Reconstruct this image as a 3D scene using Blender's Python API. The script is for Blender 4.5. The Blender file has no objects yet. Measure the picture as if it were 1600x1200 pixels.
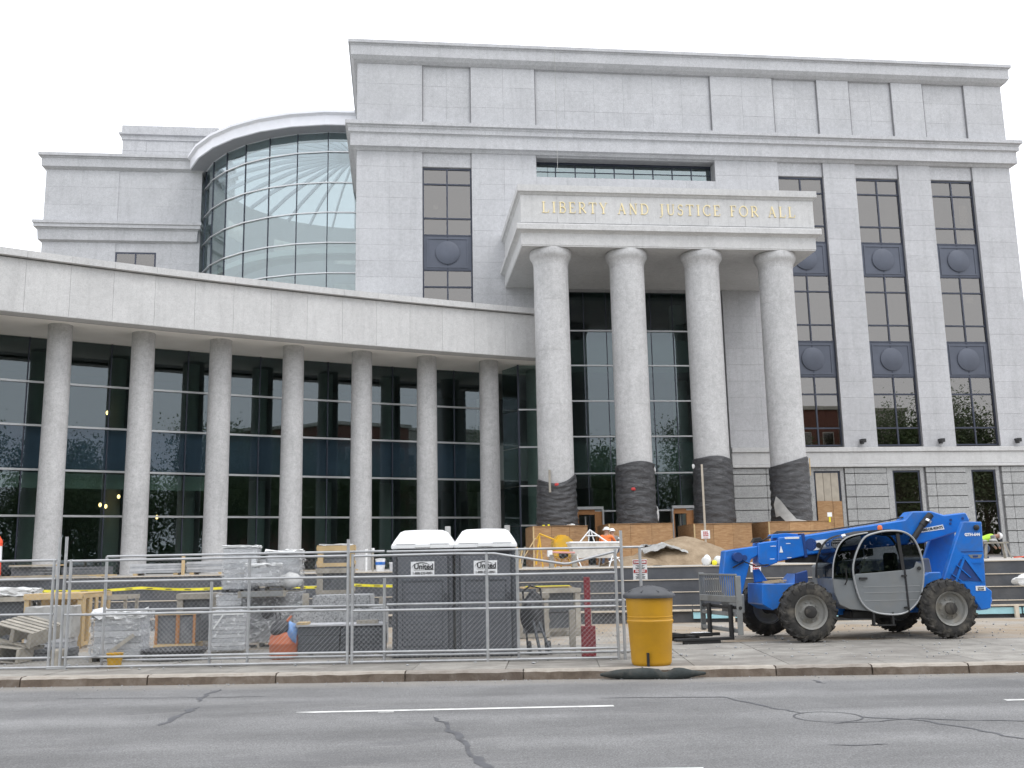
import bpy, bmesh, math, random
from mathutils import Matrix, Vector

# ---------------------------------------------------------------- camera, sky, sun, exposure
scene = bpy.context.scene
col = scene.collection
R = math.radians
random.seed(7)

cam_d = bpy.data.cameras.new('camera')
cam_d.sensor_width = 36.0
cam_d.lens = 35.1
cam_d.clip_end = 3000.0
cam = bpy.data.objects.new('camera', cam_d)
col.objects.link(cam)
scene.camera = cam


def aim(o, loc, yaw, pitch, roll):
    fw = Vector((math.sin(yaw) * math.cos(pitch), math.cos(yaw) * math.cos(pitch), math.sin(pitch)))
    r = Vector((math.cos(yaw), -math.sin(yaw), 0))
    u = r.cross(fw)
    rr = r * math.cos(roll) + u * math.sin(roll)
    uu = u * math.cos(roll) - r * math.sin(roll)
    m = Matrix((rr, uu, -fw)).transposed().to_4x4()
    m.translation = Vector(loc)
    o.matrix_world = m


aim(cam, (0, 0, 1.7), R(6.6036), R(10.125), R(-1.0903))

SUN_EL, SUN_AZ = 56.0, 140.0          # soft overcast sun, behind the camera and to its right
world = bpy.data.worlds.new('World')
scene.world = world
world.use_nodes = True
wn, wl = world.node_tree.nodes, world.node_tree.links
wn.clear()
sky = wn.new('ShaderNodeTexSky')
sky.sky_type = 'NISHITA'
sky.sun_disc = False
sky.sun_elevation = R(SUN_EL)
sky.sun_rotation = R(SUN_AZ)
sky.air_density = 1.0
sky.dust_density = 6.0
hsv = wn.new('ShaderNodeHueSaturation')       # cloud cover: hardly any blue comes through
hsv.inputs['Saturation'].default_value = 0.12
cloud = wn.new('ShaderNodeMix')
cloud.data_type = 'RGBA'
cloud.inputs['Factor'].default_value = 0.86
cloud.inputs['B'].default_value = (19.0, 19.4, 20.4, 1)   # even cloud layer
bg = wn.new('ShaderNodeBackground')
bg.inputs['Strength'].default_value = 0.1
wo = wn.new('ShaderNodeOutputWorld')
wl.new(sky.outputs[0], hsv.inputs['Color'])
wl.new(hsv.outputs[0], cloud.inputs['A'])
wl.new(cloud.outputs['Result'], bg.inputs['Color'])
wl.new(bg.outputs[0], wo.inputs[0])

sun_d = bpy.data.lights.new('sun', 'SUN')
sun_d.energy = 0.9
sun_d.angle = R(25)
sun_d.color = (1.0, 0.97, 0.92)
sun = bpy.data.objects.new('sun', sun_d)
col.objects.link(sun)
# azimuth measured clockwise from +Y; lamp shines from there
_d = Vector((math.sin(R(SUN_AZ)) * math.cos(R(SUN_EL)), math.cos(R(SUN_AZ)) * math.cos(R(SUN_EL)), math.sin(R(SUN_EL))))
sun.rotation_euler = _d.to_track_quat('Z', 'Y').to_euler()
sun.location = (0, -20, 60)

vs = scene.view_settings
vs.view_transform = 'Standard'
vs.look = 'None'
vs.exposure = 0.0
vs.gamma = 1.0
vs.use_curve_mapping = False
scene.cycles.transparent_max_bounces = 24
scene.cycles.max_bounces = 8

# ---------------------------------------------------------------- materials
MATS = {}


class NT:
    def __init__(s, name):
        s.m = bpy.data.materials.new(name)
        s.m.use_nodes = True
        s.n = s.m.node_tree.nodes
        s.l = s.m.node_tree.links
        s.b = s.n['Principled BSDF']
        s.out = s.n['Material Output']
        MATS[name] = s.m

    def new(s, t, **kw):
        n = s.n.new(t)
        for k, v in kw.items():
            setattr(n, k, v)
        return n

    def link(s, a, b):
        s.l.new(a, b)

    def pos(s, scale=1.0, kind='world'):
        if kind == 'world':
            g = s.new('ShaderNodeNewGeometry')
            src = g.outputs['Position']
        else:
            g = s.new('ShaderNodeTexCoord')
            src = g.outputs['Object']
        mp = s.new('ShaderNodeMapping')
        if not isinstance(scale, (tuple, list)):
            scale = (scale,) * 3
        mp.inputs['Scale'].default_value = scale
        s.link(src, mp.inputs[0])
        return mp.outputs[0]

    def noise(s, vec, scale, detail=4, rough=.55, dist=0):
        n = s.new('ShaderNodeTexNoise')
        n.inputs['Scale'].default_value = scale
        n.inputs['Detail'].default_value = detail
        n.inputs['Roughness'].default_value = rough
        n.inputs['Distortion'].default_value = dist
        s.link(vec, n.inputs['Vector'])
        return n.outputs['Fac']

    def ramp(s, fac, stops):
        r = s.new('ShaderNodeValToRGB')
        e = r.color_ramp.elements
        while len(e) > 1:
            e.remove(e[-1])
        e[0].position, e[0].color = stops[0][0], tuple(stops[0][1]) + (1,)
        for p, c in stops[1:]:
            x = e.new(p)
            x.color = tuple(c) + (1,)
        s.link(fac, r.inputs[0])
        return r.outputs[0]

    def mix(s, a, b, fac, mode='MIX'):
        m = s.new('ShaderNodeMix')
        m.data_type = 'RGBA'
        m.blend_type = mode
        for v, i in ((fac, 'Factor'), (a, 'A'), (b, 'B')):
            if hasattr(v, 'is_linked'):
                s.link(v, m.inputs[i])
            elif i == 'Factor':
                m.inputs[i].default_value = v
            else:
                m.inputs[i].default_value = tuple(v) + (1,)
        return m.outputs['Result']

    def bump(s, h, strength, dist=.02):
        b = s.new('ShaderNodeBump')
        b.inputs['Strength'].default_value = strength
        b.inputs['Distance'].default_value = dist
        s.link(h, b.inputs['Height'])
        s.link(b.outputs[0], s.b.inputs['Normal'])


def grey(v):
    return (v, v, v)


def simple(name, c, rough=.6, metal=0.0, vary=.12, scale=3.0, bump=0.0, bscale=20.0, dirt=None, dirt_amt=.4, rand=0.0, kind='world', coat=0.0):
    """plain coloured surface with uneven tone, optional patches of dirt and fine relief"""
    t = NT(name)
    p = t.pos(1.0, kind)
    n = t.noise(p, scale, 5, .6)
    lo = tuple(max(0, x * (1 - vary)) for x in c)
    hi = tuple(min(1, x * (1 + vary)) for x in c)
    cc = t.ramp(n, [(.3, lo), (.7, hi)])
    if dirt:
        d = t.noise(p, scale * .7, 6, .65, .6)
        f = t.ramp(d, [(.48, grey(0)), (.72, grey(dirt_amt))])
        cc = t.mix(cc, dirt, f)
    if rand:
        oi = t.new('ShaderNodeObjectInfo')
        f = t.ramp(oi.outputs['Random'], [(0, grey(1 - rand)), (1, grey(1 + rand * .6))])
        cc = t.mix(cc, f, 1.0, 'MULTIPLY')
    t.link(cc, t.b.inputs['Base Color'])
    t.b.inputs['Roughness'].default_value = rough
    t.b.inputs['Metallic'].default_value = metal
    if coat:
        t.b.inputs['Coat Weight'].default_value = coat
    if bump:
        t.bump(t.noise(p, bscale, 4, .6), bump, .02)
    return t.m


def granite(name, c, fleck=.35, stain=.25, rand=.05, rough=.62, fine=26.0):
    t = NT(name)
    p = t.pos(1.0)
    fine_n = t.noise(p, fine, 3, .7)
    mid = t.noise(p, 5.5, 5, .65, .4)
    big = t.noise(p, .55, 4, .6, .3)
    k = fleck
    a = t.ramp(fine_n, [(.34, tuple(x * (1 - k) for x in c)), (.5, c), (.66, tuple(min(.9, x * (1 + k * .45)) for x in c))])
    f = t.ramp(mid, [(.3, grey(1 - stain * .45)), (.55, grey(1.0)), (.75, grey(1 + stain * .3))])
    a = t.mix(a, f, 1.0, 'MULTIPLY')
    f = t.ramp(big, [(.35, grey(1 - stain * .3)), (.65, grey(1.03))])
    a = t.mix(a, f, 1.0, 'MULTIPLY')
    # fine run-off streaks below ledges
    ps = t.pos((1.6, 1.6, .12))
    st = t.noise(ps, 2.0, 5, .7)
    f = t.ramp(st, [(.3, grey(.9)), (.5, grey(1.0))])
    a = t.mix(a, f, 1.0, 'MULTIPLY')
    # pale swirls left by saw slurry
    w = t.noise(p, 2.2, 8, .75, 2.4)
    f = t.ramp(w, [(.60, grey(0)), (.68, grey(.35))])
    a = t.mix(a, (.62, .62, .61), f)
    oi = t.new('ShaderNodeObjectInfo')
    f = t.ramp(oi.outputs['Random'], [(0, grey(1 - rand)), (1, grey(1 + rand * .7))])
    a = t.mix(a, f, 1.0, 'MULTIPLY')
    t.link(a, t.b.inputs['Base Color'])
    t.b.inputs['Roughness'].default_value = rough
    t.bump(fine_n, .12, .01)
    return t.m


granite('granite', (.485, .49, .51), fleck=.24, rand=.03)
granite('granite_warm', (.545, .545, .545), fleck=.14, stain=.2, rand=.025)
granite('granite_base', (.37, .375, .375), fleck=.34, fine=22.0, rand=.05)
granite('granite_drum', (.50, .50, .505), fleck=.16, stain=.34, fine=22.0, rand=.012)
granite('loose_granite', (.36, .37, .38), fleck=.7, fine=30.0, rand=.1)
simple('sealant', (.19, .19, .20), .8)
simple('joint', (.32, .32, .33), .9)
simple('plaster', (.84, .82, .78), .85, vary=.05, scale=.6)
simple('dark_frame', (.045, .052, .075), .45, metal=.3)
simple('spandrel_metal', (.088, .10, .132), .5, metal=.2, vary=.1, scale=1.5, rand=.05)
simple('silver', (.55, .56, .57), .38, metal=.75, vary=.05)
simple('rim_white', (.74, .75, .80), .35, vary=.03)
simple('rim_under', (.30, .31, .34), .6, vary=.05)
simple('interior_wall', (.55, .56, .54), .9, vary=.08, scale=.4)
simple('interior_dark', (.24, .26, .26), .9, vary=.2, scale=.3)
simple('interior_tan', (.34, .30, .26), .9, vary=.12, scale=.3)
simple('blind', (.52, .55, .50), .8, vary=.06, scale=.8)
simple('terrace_slab', (.46, .44, .41), .9, vary=.2, scale=.8, dirt=(.28, .22, .16), dirt_amt=.7, bump=.2)
simple('waterproof', (.082, .087, .098), .65, vary=.25, scale=1.2, dirt=(.17, .16, .15), dirt_amt=.45, bump=.25, bscale=9)
simple('batten', (.62, .55, .45), .8, vary=.15, scale=4, dirt=(.35, .3, .25))
simple('foam_board', (.38, .66, .72), .7, vary=.08)
simple('gold', (.80, .68, .40), .45, metal=.2, vary=.05)


def glass(name, tint, f0, refl=(1, 1, 1), rough=0.0, wave=0.0):
    t = NT(name)
    t.n.remove(t.b)
    tr = t.new('ShaderNodeBsdfTransparent')
    tr.inputs[0].default_value = tuple(tint) + (1,)
    gl = t.new('ShaderNodeBsdfGlossy')
    gl.inputs['Color'].default_value = tuple(refl) + (1,)
    gl.inputs['Roughness'].default_value = rough
    lw = t.new('ShaderNodeLayerWeight')
    lw.inputs[0].default_value = .5
    pw = t.new('ShaderNodeMath', operation='POWER')
    t.link(lw.outputs['Facing'], pw.inputs[0])
    pw.inputs[1].default_value = 5
    ma = t.new('ShaderNodeMath', operation='MULTIPLY_ADD')
    t.link(pw.outputs[0], ma.inputs[0])
    ma.inputs[1].default_value = 1 - f0
    ma.inputs[2].default_value = f0
    mx = t.new('ShaderNodeMixShader')
    t.link(ma.outputs[0], mx.inputs[0])
    t.link(tr.outputs[0], mx.inputs[1])
    t.link(gl.outputs[0], mx.inputs[2])
    if wave:
        b = t.new('ShaderNodeBump')
        b.inputs['Strength'].default_value = wave
        b.inputs['Distance'].default_value = .02
        t.link(t.noise(t.pos(1.0), 1.1, 2, .5), b.inputs['Height'])
        t.link(b.outputs[0], gl.inputs['Normal'])
    t.link(mx.outputs[0], t.out.inputs[0])
    return t.m


glass('curtain_glass', (.58, .66, .64), .078, (.86, .93, 1), wave=.006)
glass('spandrel_glass', (.62, .70, .76), .045, (.85, .92, 1), wave=.02)
glass('drum_glass', (.78, .84, .84), .14, (.92, .98, 1), wave=.006)
glass('dome_glass', (.40, .43, .45), .12, (.9, .95, 1))
glass('slot_glass', (.6, .66, .66), .21, (.86, .97, .98), wave=.006)
glass('window_glass', (.42, .40, .37), .16, (.98, .96, .93), wave=.008)
glass('cab_glass', (.42, .45, .48), .04)

# ---------------------------------------------------------------- mesh helpers


class MB:
    """collects shapes; build() links them as one mesh object"""

    def __init__(s):
        s.v, s.f, s.sm = [], [], []

    def add(s, verts, faces, smooth=False, M=None):
        o = len(s.v)
        for p in verts:
            s.v.append(tuple(M @ Vector(p)) if M is not None else tuple(p))
        for f in faces:
            s.f.append(tuple(i + o for i in f))
            s.sm.append(smooth)
        return s

    def box(s, x0, x1, y0, y1, z0, z1, M=None):
        v = [(x0, y0, z0), (x1, y0, z0), (x1, y1, z0), (x0, y1, z0), (x0, y0, z1), (x1, y0, z1), (x1, y1, z1), (x0, y1, z1)]
        return s.add(v, [(0, 3, 2, 1), (4, 5, 6, 7), (0, 1, 5, 4), (1, 2, 6, 5), (2, 3, 7, 6), (3, 0, 4, 7)], False, M)

    def bar(s, a, b, w, h=None, up=(0, 0, 1)):
        a, b = Vector(a), Vector(b)
        h = h or w
        d = (b - a)
        L = d.length
        d.normalize()
        x = d.cross(Vector(up))
        if x.length < 1e-4:
            x = Vector((1, 0, 0))
        x.normalize()
        y = x.cross(d)
        m = Matrix((x, d, y)).transposed().to_4x4()
        m.translation = a
        return s.box(-w / 2, w / 2, 0, L, -h / 2, h / 2, m)

    def tube(s, pts, r, n=8, caps=True):
        pts = [Vector(p) for p in pts]
        rs = r if isinstance(r, (list, tuple)) else [r] * len(pts)
        vs, fs = [], []
        prev = None
        for i, p in enumerate(pts):
            d = (pts[min(i + 1, len(pts) - 1)] - pts[max(i - 1, 0)])
            d.normalize()
            if prev is None:
                x = d.orthogonal().normalized()
            else:
                x = (prev - d * prev.dot(d)).normalized()
            prev = x
            y = d.cross(x)
            for k in range(n):
                a = 2 * math.pi * k / n
                vs.append(p + (x * math.cos(a) + y * math.sin(a)) * rs[i])
        for i in range(len(pts) - 1):
            for k in range(n):
                k2 = (k + 1) % n
                fs.append((i * n + k, i * n + k2, (i + 1) * n + k2, (i + 1) * n + k))
        s.add(vs, fs, True)
        if caps:
            o = len(s.v) - len(vs)
            s.f.append(tuple(o + k for k in range(n))[::-1])
            s.f.append(tuple(o + (len(pts) - 1) * n + k for k in range(n)))
            s.sm += [False, False]
        return s

    def lathe(s, prof, n=24, M=None, cap=True, smooth=True):
        """profile [(r, z)] turned about the Z axis"""
        vs, fs = [], []
        for r, z in prof:
            for k in range(n):
                a = 2 * math.pi * k / n
                vs.append((r * math.cos(a), r * math.sin(a), z))
        for i in range(len(prof) - 1):
            for k in range(n):
                k2 = (k + 1) % n
                fs.append((i * n + k, i * n + k2, (i + 1) * n + k2, (i + 1) * n + k))
        s.add(vs, fs, smooth, M)
        if cap:
            o = len(s.v) - len(vs)
            s.f.append(tuple(o + k for k in range(n))[::-1])
            s.f.append(tuple(o + (len(prof) - 1) * n + k for k in range(n)))
            s.sm += [False, False]
        return s

    def prism(s, poly, y0, y1, M=None):
        """polygon in (x, z) pulled from y0 to y1"""
        a = sum(poly[i][0] * poly[(i + 1) % len(poly)][1] - poly[(i + 1) % len(poly)][0] * poly[i][1] for i in range(len(poly)))
        if a < 0:
            poly = poly[::-1]
        n = len(poly)
        v = [(x, y0, z) for x, z in poly] + [(x, y1, z) for x, z in poly]
        f = [tuple(range(n)), tuple(range(2 * n - 1, n - 1, -1))]
        f += [(i, n + i, n + (i + 1) % n, (i + 1) % n) for i in range(n)]
        return s.add(v, f, False, M)

    def slab(s, poly, z0, z1, M=None):
        """polygon in (x, y) pulled from z0 to z1"""
        a = sum(poly[i][0] * poly[(i + 1) % len(poly)][1] - poly[(i + 1) % len(poly)][0] * poly[i][1] for i in range(len(poly)))
        if a < 0:
            poly = poly[::-1]
        n = len(poly)
        v = [(x, y, z0) for x, y in poly] + [(x, y, z1) for x, y in poly]
        f = [tuple(range(n - 1, -1, -1)), tuple(range(n, 2 * n))]
        f += [(i, (i + 1) % n, n + (i + 1) % n, n + i) for i in range(n)]
        return s.add(v, f, False, M)

    def blob(s, c, r, seed=0, rough=.15, n=2, M=None):
        """lumpy rounded mass, radii r = (rx, ry, rz)"""
        bm = bmesh.new()
        bmesh.ops.create_icosphere(bm, subdivisions=n, radius=1)
        rnd = random.Random(seed)
        ph = [(rnd.uniform(0, 6), rnd.uniform(1.5, 4.5), rnd.uniform(1.5, 4.5), rnd.uniform(1.5, 4.5)) for _ in range(4)]
        vs = []
        for q in bm.verts:
            k = 1 + rough * sum(math.sin(a + q.co.x * b_ + q.co.y * c_ + q.co.z * d_) for a, b_, c_, d_ in ph) / 2
            vs.append((c[0] + q.co.x * r[0] * k, c[1] + q.co.y * r[1] * k, c[2] + q.co.z * r[2] * k))
        fs = [tuple(w.index for w in f.verts) for f in bm.faces]
        bm.free()
        return s.add(vs, fs, True, M)

    def mesh(s, name, bevel=0.0, seg=1):
        me = bpy.data.meshes.new(name)
        me.from_pydata(s.v, [], s.f)
        me.polygons.foreach_set('use_smooth', s.sm)
        if bevel:
            bm = bmesh.new()
            bm.from_mesh(me)
            bmesh.ops.recalc_face_normals(bm, faces=bm.faces)
            es = [e for e in bm.edges if e.is_manifold and e.calc_face_angle(0) > R(35)]
            bmesh.ops.bevel(bm, geom=es, offset=bevel, segments=seg, affect='EDGES', clamp_overlap=True)
            bm.to_mesh(me)
            bm.free()
        if any(s.sm):
            me.set_sharp_from_angle(angle=R(38))
        me.update()
        return me

    def build(s, name, mat, parent=None, bevel=0.0, seg=1, world=False):
        o = bpy.data.objects.new(name, s.mesh(name, bevel, seg))
        o.data.materials.append(MATS[mat])
        col.objects.link(o)
        if parent is not None:
            adopt(o, parent, world)
        return o


def adopt(o, parent, world=False):
    o.parent = parent
    if world and parent.type == 'EMPTY':
        o.matrix_parent_inverse = Matrix.Translation(-parent.location)


def tag(o, label, cat, group=None):
    o['label'] = label
    o['category'] = cat
    if group:
        o['group'] = group
    return o


def thing(name, label, cat, loc=(0, 0, 0), rz=0.0, group=None):
    o = bpy.data.objects.new(name, None)
    o.empty_display_size = .3
    o.location = loc
    o.rotation_euler = (0, 0, rz)
    col.objects.link(o)
    return tag(o, label, cat, group)


def struct(o, kind='structure'):
    o['kind'] = kind
    return o


def inst(name, me, mat, parent, loc=(0, 0, 0), rot=(0, 0, 0), scale=(1, 1, 1), world=False):
    """one more piece that shares its mesh with alike pieces"""
    o = bpy.data.objects.new(name, me)
    if mat and not me.materials:
        me.materials.append(MATS[mat])
    o.location, o.rotation_euler, o.scale = loc, rot, scale
    col.objects.link(o)
    if parent is not None:
        adopt(o, parent, world)
    return o


def copy_tree(o, parent=None):
    c = o.copy()
    col.objects.link(c)
    c.parent = parent
    for ch in list(o.children):
        copy_tree(ch, c)
    return c


_unit = {}


def unit(mat, bevel=.02):
    """bevelled unit block shared by all pieces of one material"""
    k = (mat, bevel)
    if k not in _unit:
        me = MB().box(-.5, .5, -.5, .5, -.5, .5).mesh('block', bevel)
        me.materials.append(MATS[mat])
        _unit[k] = me
    return _unit[k]


def piece(name, mat, parent, x0, x1, y0, y1, z0, z1, world=True, bevel=.02):
    return inst(name, unit(mat, bevel), None, parent, ((x0 + x1) / 2, (y0 + y1) / 2, (z0 + z1) / 2), (0, 0, 0),
                (x1 - x0, y1 - y0, z1 - z0), world)


def text_mesh(txt, size, depth=.004, bold=0.0, align='CENTER'):
    cu = bpy.data.curves.new('text', 'FONT')
    cu.body = txt
    cu.size = size
    cu.extrude = depth
    cu.offset = bold
    cu.align_x = align
    cu.align_y = 'CENTER'
    cu.resolution_u = 3
    o = bpy.data.objects.new('text', cu)
    col.objects.link(o)
    dg = bpy.context.evaluated_depsgraph_get()
    me = bpy.data.meshes.new_from_object(o.evaluated_get(dg))
    bpy.data.objects.remove(o)
    bpy.data.curves.remove(cu)
    return me


def text(name, txt, size, mat, parent, loc, rot=(R(90), 0, 0), sx=1.0, bold=0.0, world=False, align='CENTER'):
    me = text_mesh(txt, size, .003, bold, align)
    me.materials.clear()
    me.materials.append(MATS[mat])
    return inst(name, me, None, parent, loc, rot, (sx, 1, 1), world)
# ---------------------------------------------------------------- courthouse
TER = 1.5                                   # terrace level
FY = 48.0                                   # plane of the main front
court = thing('courthouse', 'grey granite courthouse with columned portico, curved colonnade and glass rotunda behind the building site',
              'courthouse', (10, FY, TER))


def ring(mb, x0, x1, y0, y1, prof):
    """moulding run round a rectangle with mitred corners; prof = [(out, z)]"""
    v, f = [], []
    for o, z in prof:
        v += [(x0 - o, y0 - o, z), (x1 + o, y0 - o, z), (x1 + o, y1 + o, z), (x0 - o, y1 + o, z)]
    for i in range(len(prof) - 1):
        for k in range(4):
            k2 = (k + 1) % 4
            f.append((i * 4 + k, i * 4 + k2, i * 4 + 4 + k2, i * 4 + 4 + k))
    f.append((3, 2, 1, 0))
    n = (len(prof) - 1) * 4
    f.append((n, n + 1, n + 2, n + 3))
    return mb.add(v, f)


def panels(name, parent, mat, x0, x1, z0, z1, y, w, h, stagger=False, thick=.03, gap=.006, world=True, hs=None):
    """stone facing laid in courses on the plane y"""
    nz = max(1, round((z1 - z0) / h))
    nx = max(1, round((x1 - x0) / w))
    for j in range(nz):
        a, b = z0 + (z1 - z0) * j / nz, z0 + (z1 - z0) * (j + 1) / nz
        xs = [x0 + (x1 - x0) * i / nx for i in range(nx + 1)]
        if stagger and j % 2:
            xs = [x0] + [x + (x1 - x0) / nx / 2 for x in xs[:-1]] + [x1]
        for i in range(len(xs) - 1):
            dy = random.uniform(-.003, .003)
            piece(name, mat, parent, xs[i] + gap / 2, xs[i + 1] - gap / 2, y + dy, y + thick + .03, a + gap / 2, b - gap / 2, world, .004)


PIERS = [(-2.1, 1.2), (3.7, 7.03), (16.48, 19.9), (22.4, 24.18), (26.62, 28.4), (30.83, 33.0)]
BAYS = [(1.2, 3.7), (7.03, 16.48), (19.9, 22.4), (24.18, 26.62), (28.4, 30.83)]

body = MB()
for a, b in PIERS:
    zl = 12.0 if b < 8 else 7.1
    body.box(a, b, FY + .035, FY + .6, zl, 22.35)
body.box(-2.1, 33, FY + .14, FY + .6, 22.3, 27.1)
for a, b in BAYS:
    zl = 21.52 if b - a < 4 else 22.2
    body.box(a - .01, b + .01, FY + .135, FY + .6, zl, 22.36)
mw = body.build('main_wall', 'joint', court, world=True)
body = MB().box(-2.1, -1.8, FY + .6, FY + 26, 12, 27.6).box(32.7, 33, FY + .6, FY + 26, TER, 27.6)
body.box(-2.1, 33, FY + .6, FY + 1.0, 22.6, 27.6).box(-2.1, 33, FY + 25.7, FY + 26, TER, 27.6)
body.box(16.6, 33, FY + .4, FY + .6, TER, 6.2)
body.build('side_wall', 'granite', court, world=True)
MB().box(-1.8, 32.7, FY + 1.0, FY + 25.7, 27.2, 27.5).build('flat_roof', 'interior_wall', court, world=True)

for i, (a, b) in enumerate(PIERS):
    nw = {0: 1.65, 1: 1.67, 2: 1.71}.get(i, 3.0)
    zl = 12.4 if b < 8 else 7.12
    panels('stone_panel', mw, 'granite', a, b, zl, 22.3, FY, nw, .845)
    panels('stone_panel', mw, 'granite', a, b, 23.68, 27.08, FY, nw if nw < 2.9 else 3, 1.13)
for i, (a, b) in enumerate(BAYS):
    w = 2.5 if b - a < 4 else 1.58
    panels('stone_panel', mw, 'granite', a, b, 23.68, 27.08, FY + .11, 1.25 if w > 2 else 1.58, 1.13)
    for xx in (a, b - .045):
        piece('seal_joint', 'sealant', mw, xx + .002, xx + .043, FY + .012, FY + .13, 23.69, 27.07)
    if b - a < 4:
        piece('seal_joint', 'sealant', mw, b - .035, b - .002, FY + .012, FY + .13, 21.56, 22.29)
        panels('stone_panel', mw, 'granite', a, b, 21.55, 22.3, FY + .09, 2.5, .75)

c = MB()
ring(c, -2.1, 33, FY, FY + 26, [(-.2, 27.02), (.04, 27.04), (.2, 27.16), (.34, 27.34), (.34, 27.86), (.37, 27.88), (.37, 27.93), (.46, 27.96), (.46, 28.12), (-.4, 28.14)])
c.build('roof_cornice', 'granite', court, world=True)
c = MB()
ring(c, -2.1, 33, FY, FY + 26, [(-.2, 22.27), (.05, 22.29), (.16, 22.40), (.30, 22.44), (.30, 23.06), (.33, 23.10), (.41, 23.14), (.41, 23.36), (.45, 23.40), (.45, 23.46), (.56, 23.50), (.56, 23.68), (-.2, 23.72)])
c.build('belt_cornice', 'granite', court, world=True)

# base of the right-hand part: ledge, smooth band, rusticated blocks
c = MB().box(16.48, 33.12, FY - .16, FY + .6, 6.86, 7.10).box(16.48, 33.06, FY - .08, FY + .6, 6.24, 6.857)
c.box(16.48, 33.13, FY - .15, FY + .6, 6.10, 6.237)
c.build('base_ledge', 'granite_warm', court, bevel=.02, world=True)
c = MB().box(16.6, 33, FY + .14, FY + .4, TER, 6.1)
zs = [6.08, 5.78, 5.2, 4.6, 4.0, 3.4, 2.8, 2.2, TER]
bw = c.build('base_wall', 'joint', court, world=True)
BASEWIN = [(20.7, 22.05), (24.86, 26.29), (29.09, 30.38)]


def base_blocks(x0, x1):
    for k in range(len(zs) - 1):
        piece('base_block', 'granite_base', bw, x0 + .012, x1 - .012, FY - .03, FY + .16, zs[k + 1] + .02, zs[k] - .02, True, .02)


for x0, x1 in ((16.5, 18.2), (18.2, 20.25), (22.3, 22.8), (22.8, 24.5), (26.6, 27.1), (27.1, 28.75), (30.7, 31.2), (31.2, 33.0)):
    base_blocks(x0, x1)


def base_window(x0, x1, boarded=False):
    f = MB()
    f.box(x0 - .33, x0 - .02, FY + .02, FY + .2, TER, 6.08).box(x1 + .02, x1 + .2, FY + .02, FY + .2, TER, 6.08)
    f.box(x0 - .02, x1 + .02, FY + .02, FY + .2, 5.92, 6.08)
    w = f.build('stone_surround', 'granite_base', court, world=True)
    m = MB().box(x0, x0 + .07, FY + .08, FY + .14, 1.6, 5.9).box(x1 - .07, x1, FY + .08, FY + .14, 1.6, 5.9)
    m.box(x0 + .07, x1 - .07, FY + .08, FY + .14, 5.83, 5.9).box(x0 + .07, x1 - .07, FY + .08, FY + .14, 4.28, 4.34)
    wf = m.build('ground_window', 'dark_frame', court, world=True)
    if boarded:
        for k in range(3):
            a = x0 + .08 + (x1 - x0 - .16) * k / 3
            piece('board', 'raw_board', wf, a, a + (x1 - x0 - .16) / 3 - .02, FY + .05, FY + .1, 4.4, 5.82)
        piece('board', 'plywood', wf, x0 + .05, x0 + .85, FY - .02, FY + .05, TER, 4.42)
        piece('board', 'plywood', wf, x0 + .86, x1 - .02, FY - .03, FY + .04, TER, 4.40)
    else:
        piece('pane', 'window_glass', wf, x0 + .07, x1 - .07, FY + .1, FY + .12, 4.34, 5.83)
        piece('pane', 'window_glass', wf, x0 + .07, x1 - .07, FY + .1, FY + .12, 1.6, 4.28)


simple('raw_board', (.40, .36, .30), .85, vary=.12, scale=3, rand=.12)
t = NT('plywood')
p = t.pos(1.0)
n1 = t.noise(t.pos((2.0, 2.0, 9.0)), 1.6, 6, .65, .6)
cc = t.ramp(n1, [(.3, (.25, .135, .06)), (.5, (.345, .20, .095)), (.7, (.42, .27, .14))])
cc = t.mix(cc, (.22, .13, .07), t.ramp(t.noise(p, 1.3, 6, .7, .8), [(.52, grey(0)), (.75, grey(.7))]))
oi = t.new('ShaderNodeObjectInfo')
cc = t.mix(cc, t.ramp(oi.outputs['Random'], [(0, grey(.82)), (1, grey(1.15))]), 1.0, 'MULTIPLY')
t.link(cc, t.b.inputs['Base Color'])
t.b.inputs['Roughness'].default_value = .75
t.bump(n1, .15)

base_window(20.7, 22.05, True)
base_window(24.86, 26.29)
base_window(29.09, 30.38)
MB().box(23.5, 31.5, FY + 2.2, FY + 2.3, TER, 6.2).box(23.5, 31.5, FY + .62, FY + 2.2, 6.2, 6.3).build('interior_back', 'interior_dark', court, world=True)

# tall window strips with metal spandrels
ROWS = [(21.51, 20.65, 18.84, 17.95), (16.14, 15.27, 13.49, 12.61), (10.76, 9.85, 8.10, 7.22)]
SPAN = [(17.95, 16.14), (12.61, 10.76)]
disc = MB().lathe([(.60, 0), (.60, .055), (.59, .06), (.01, .06)], 32, Matrix.Rotation(R(90), 4, 'X')).mesh('boss')
disc.materials.append(MATS['spandrel_metal'])


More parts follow.
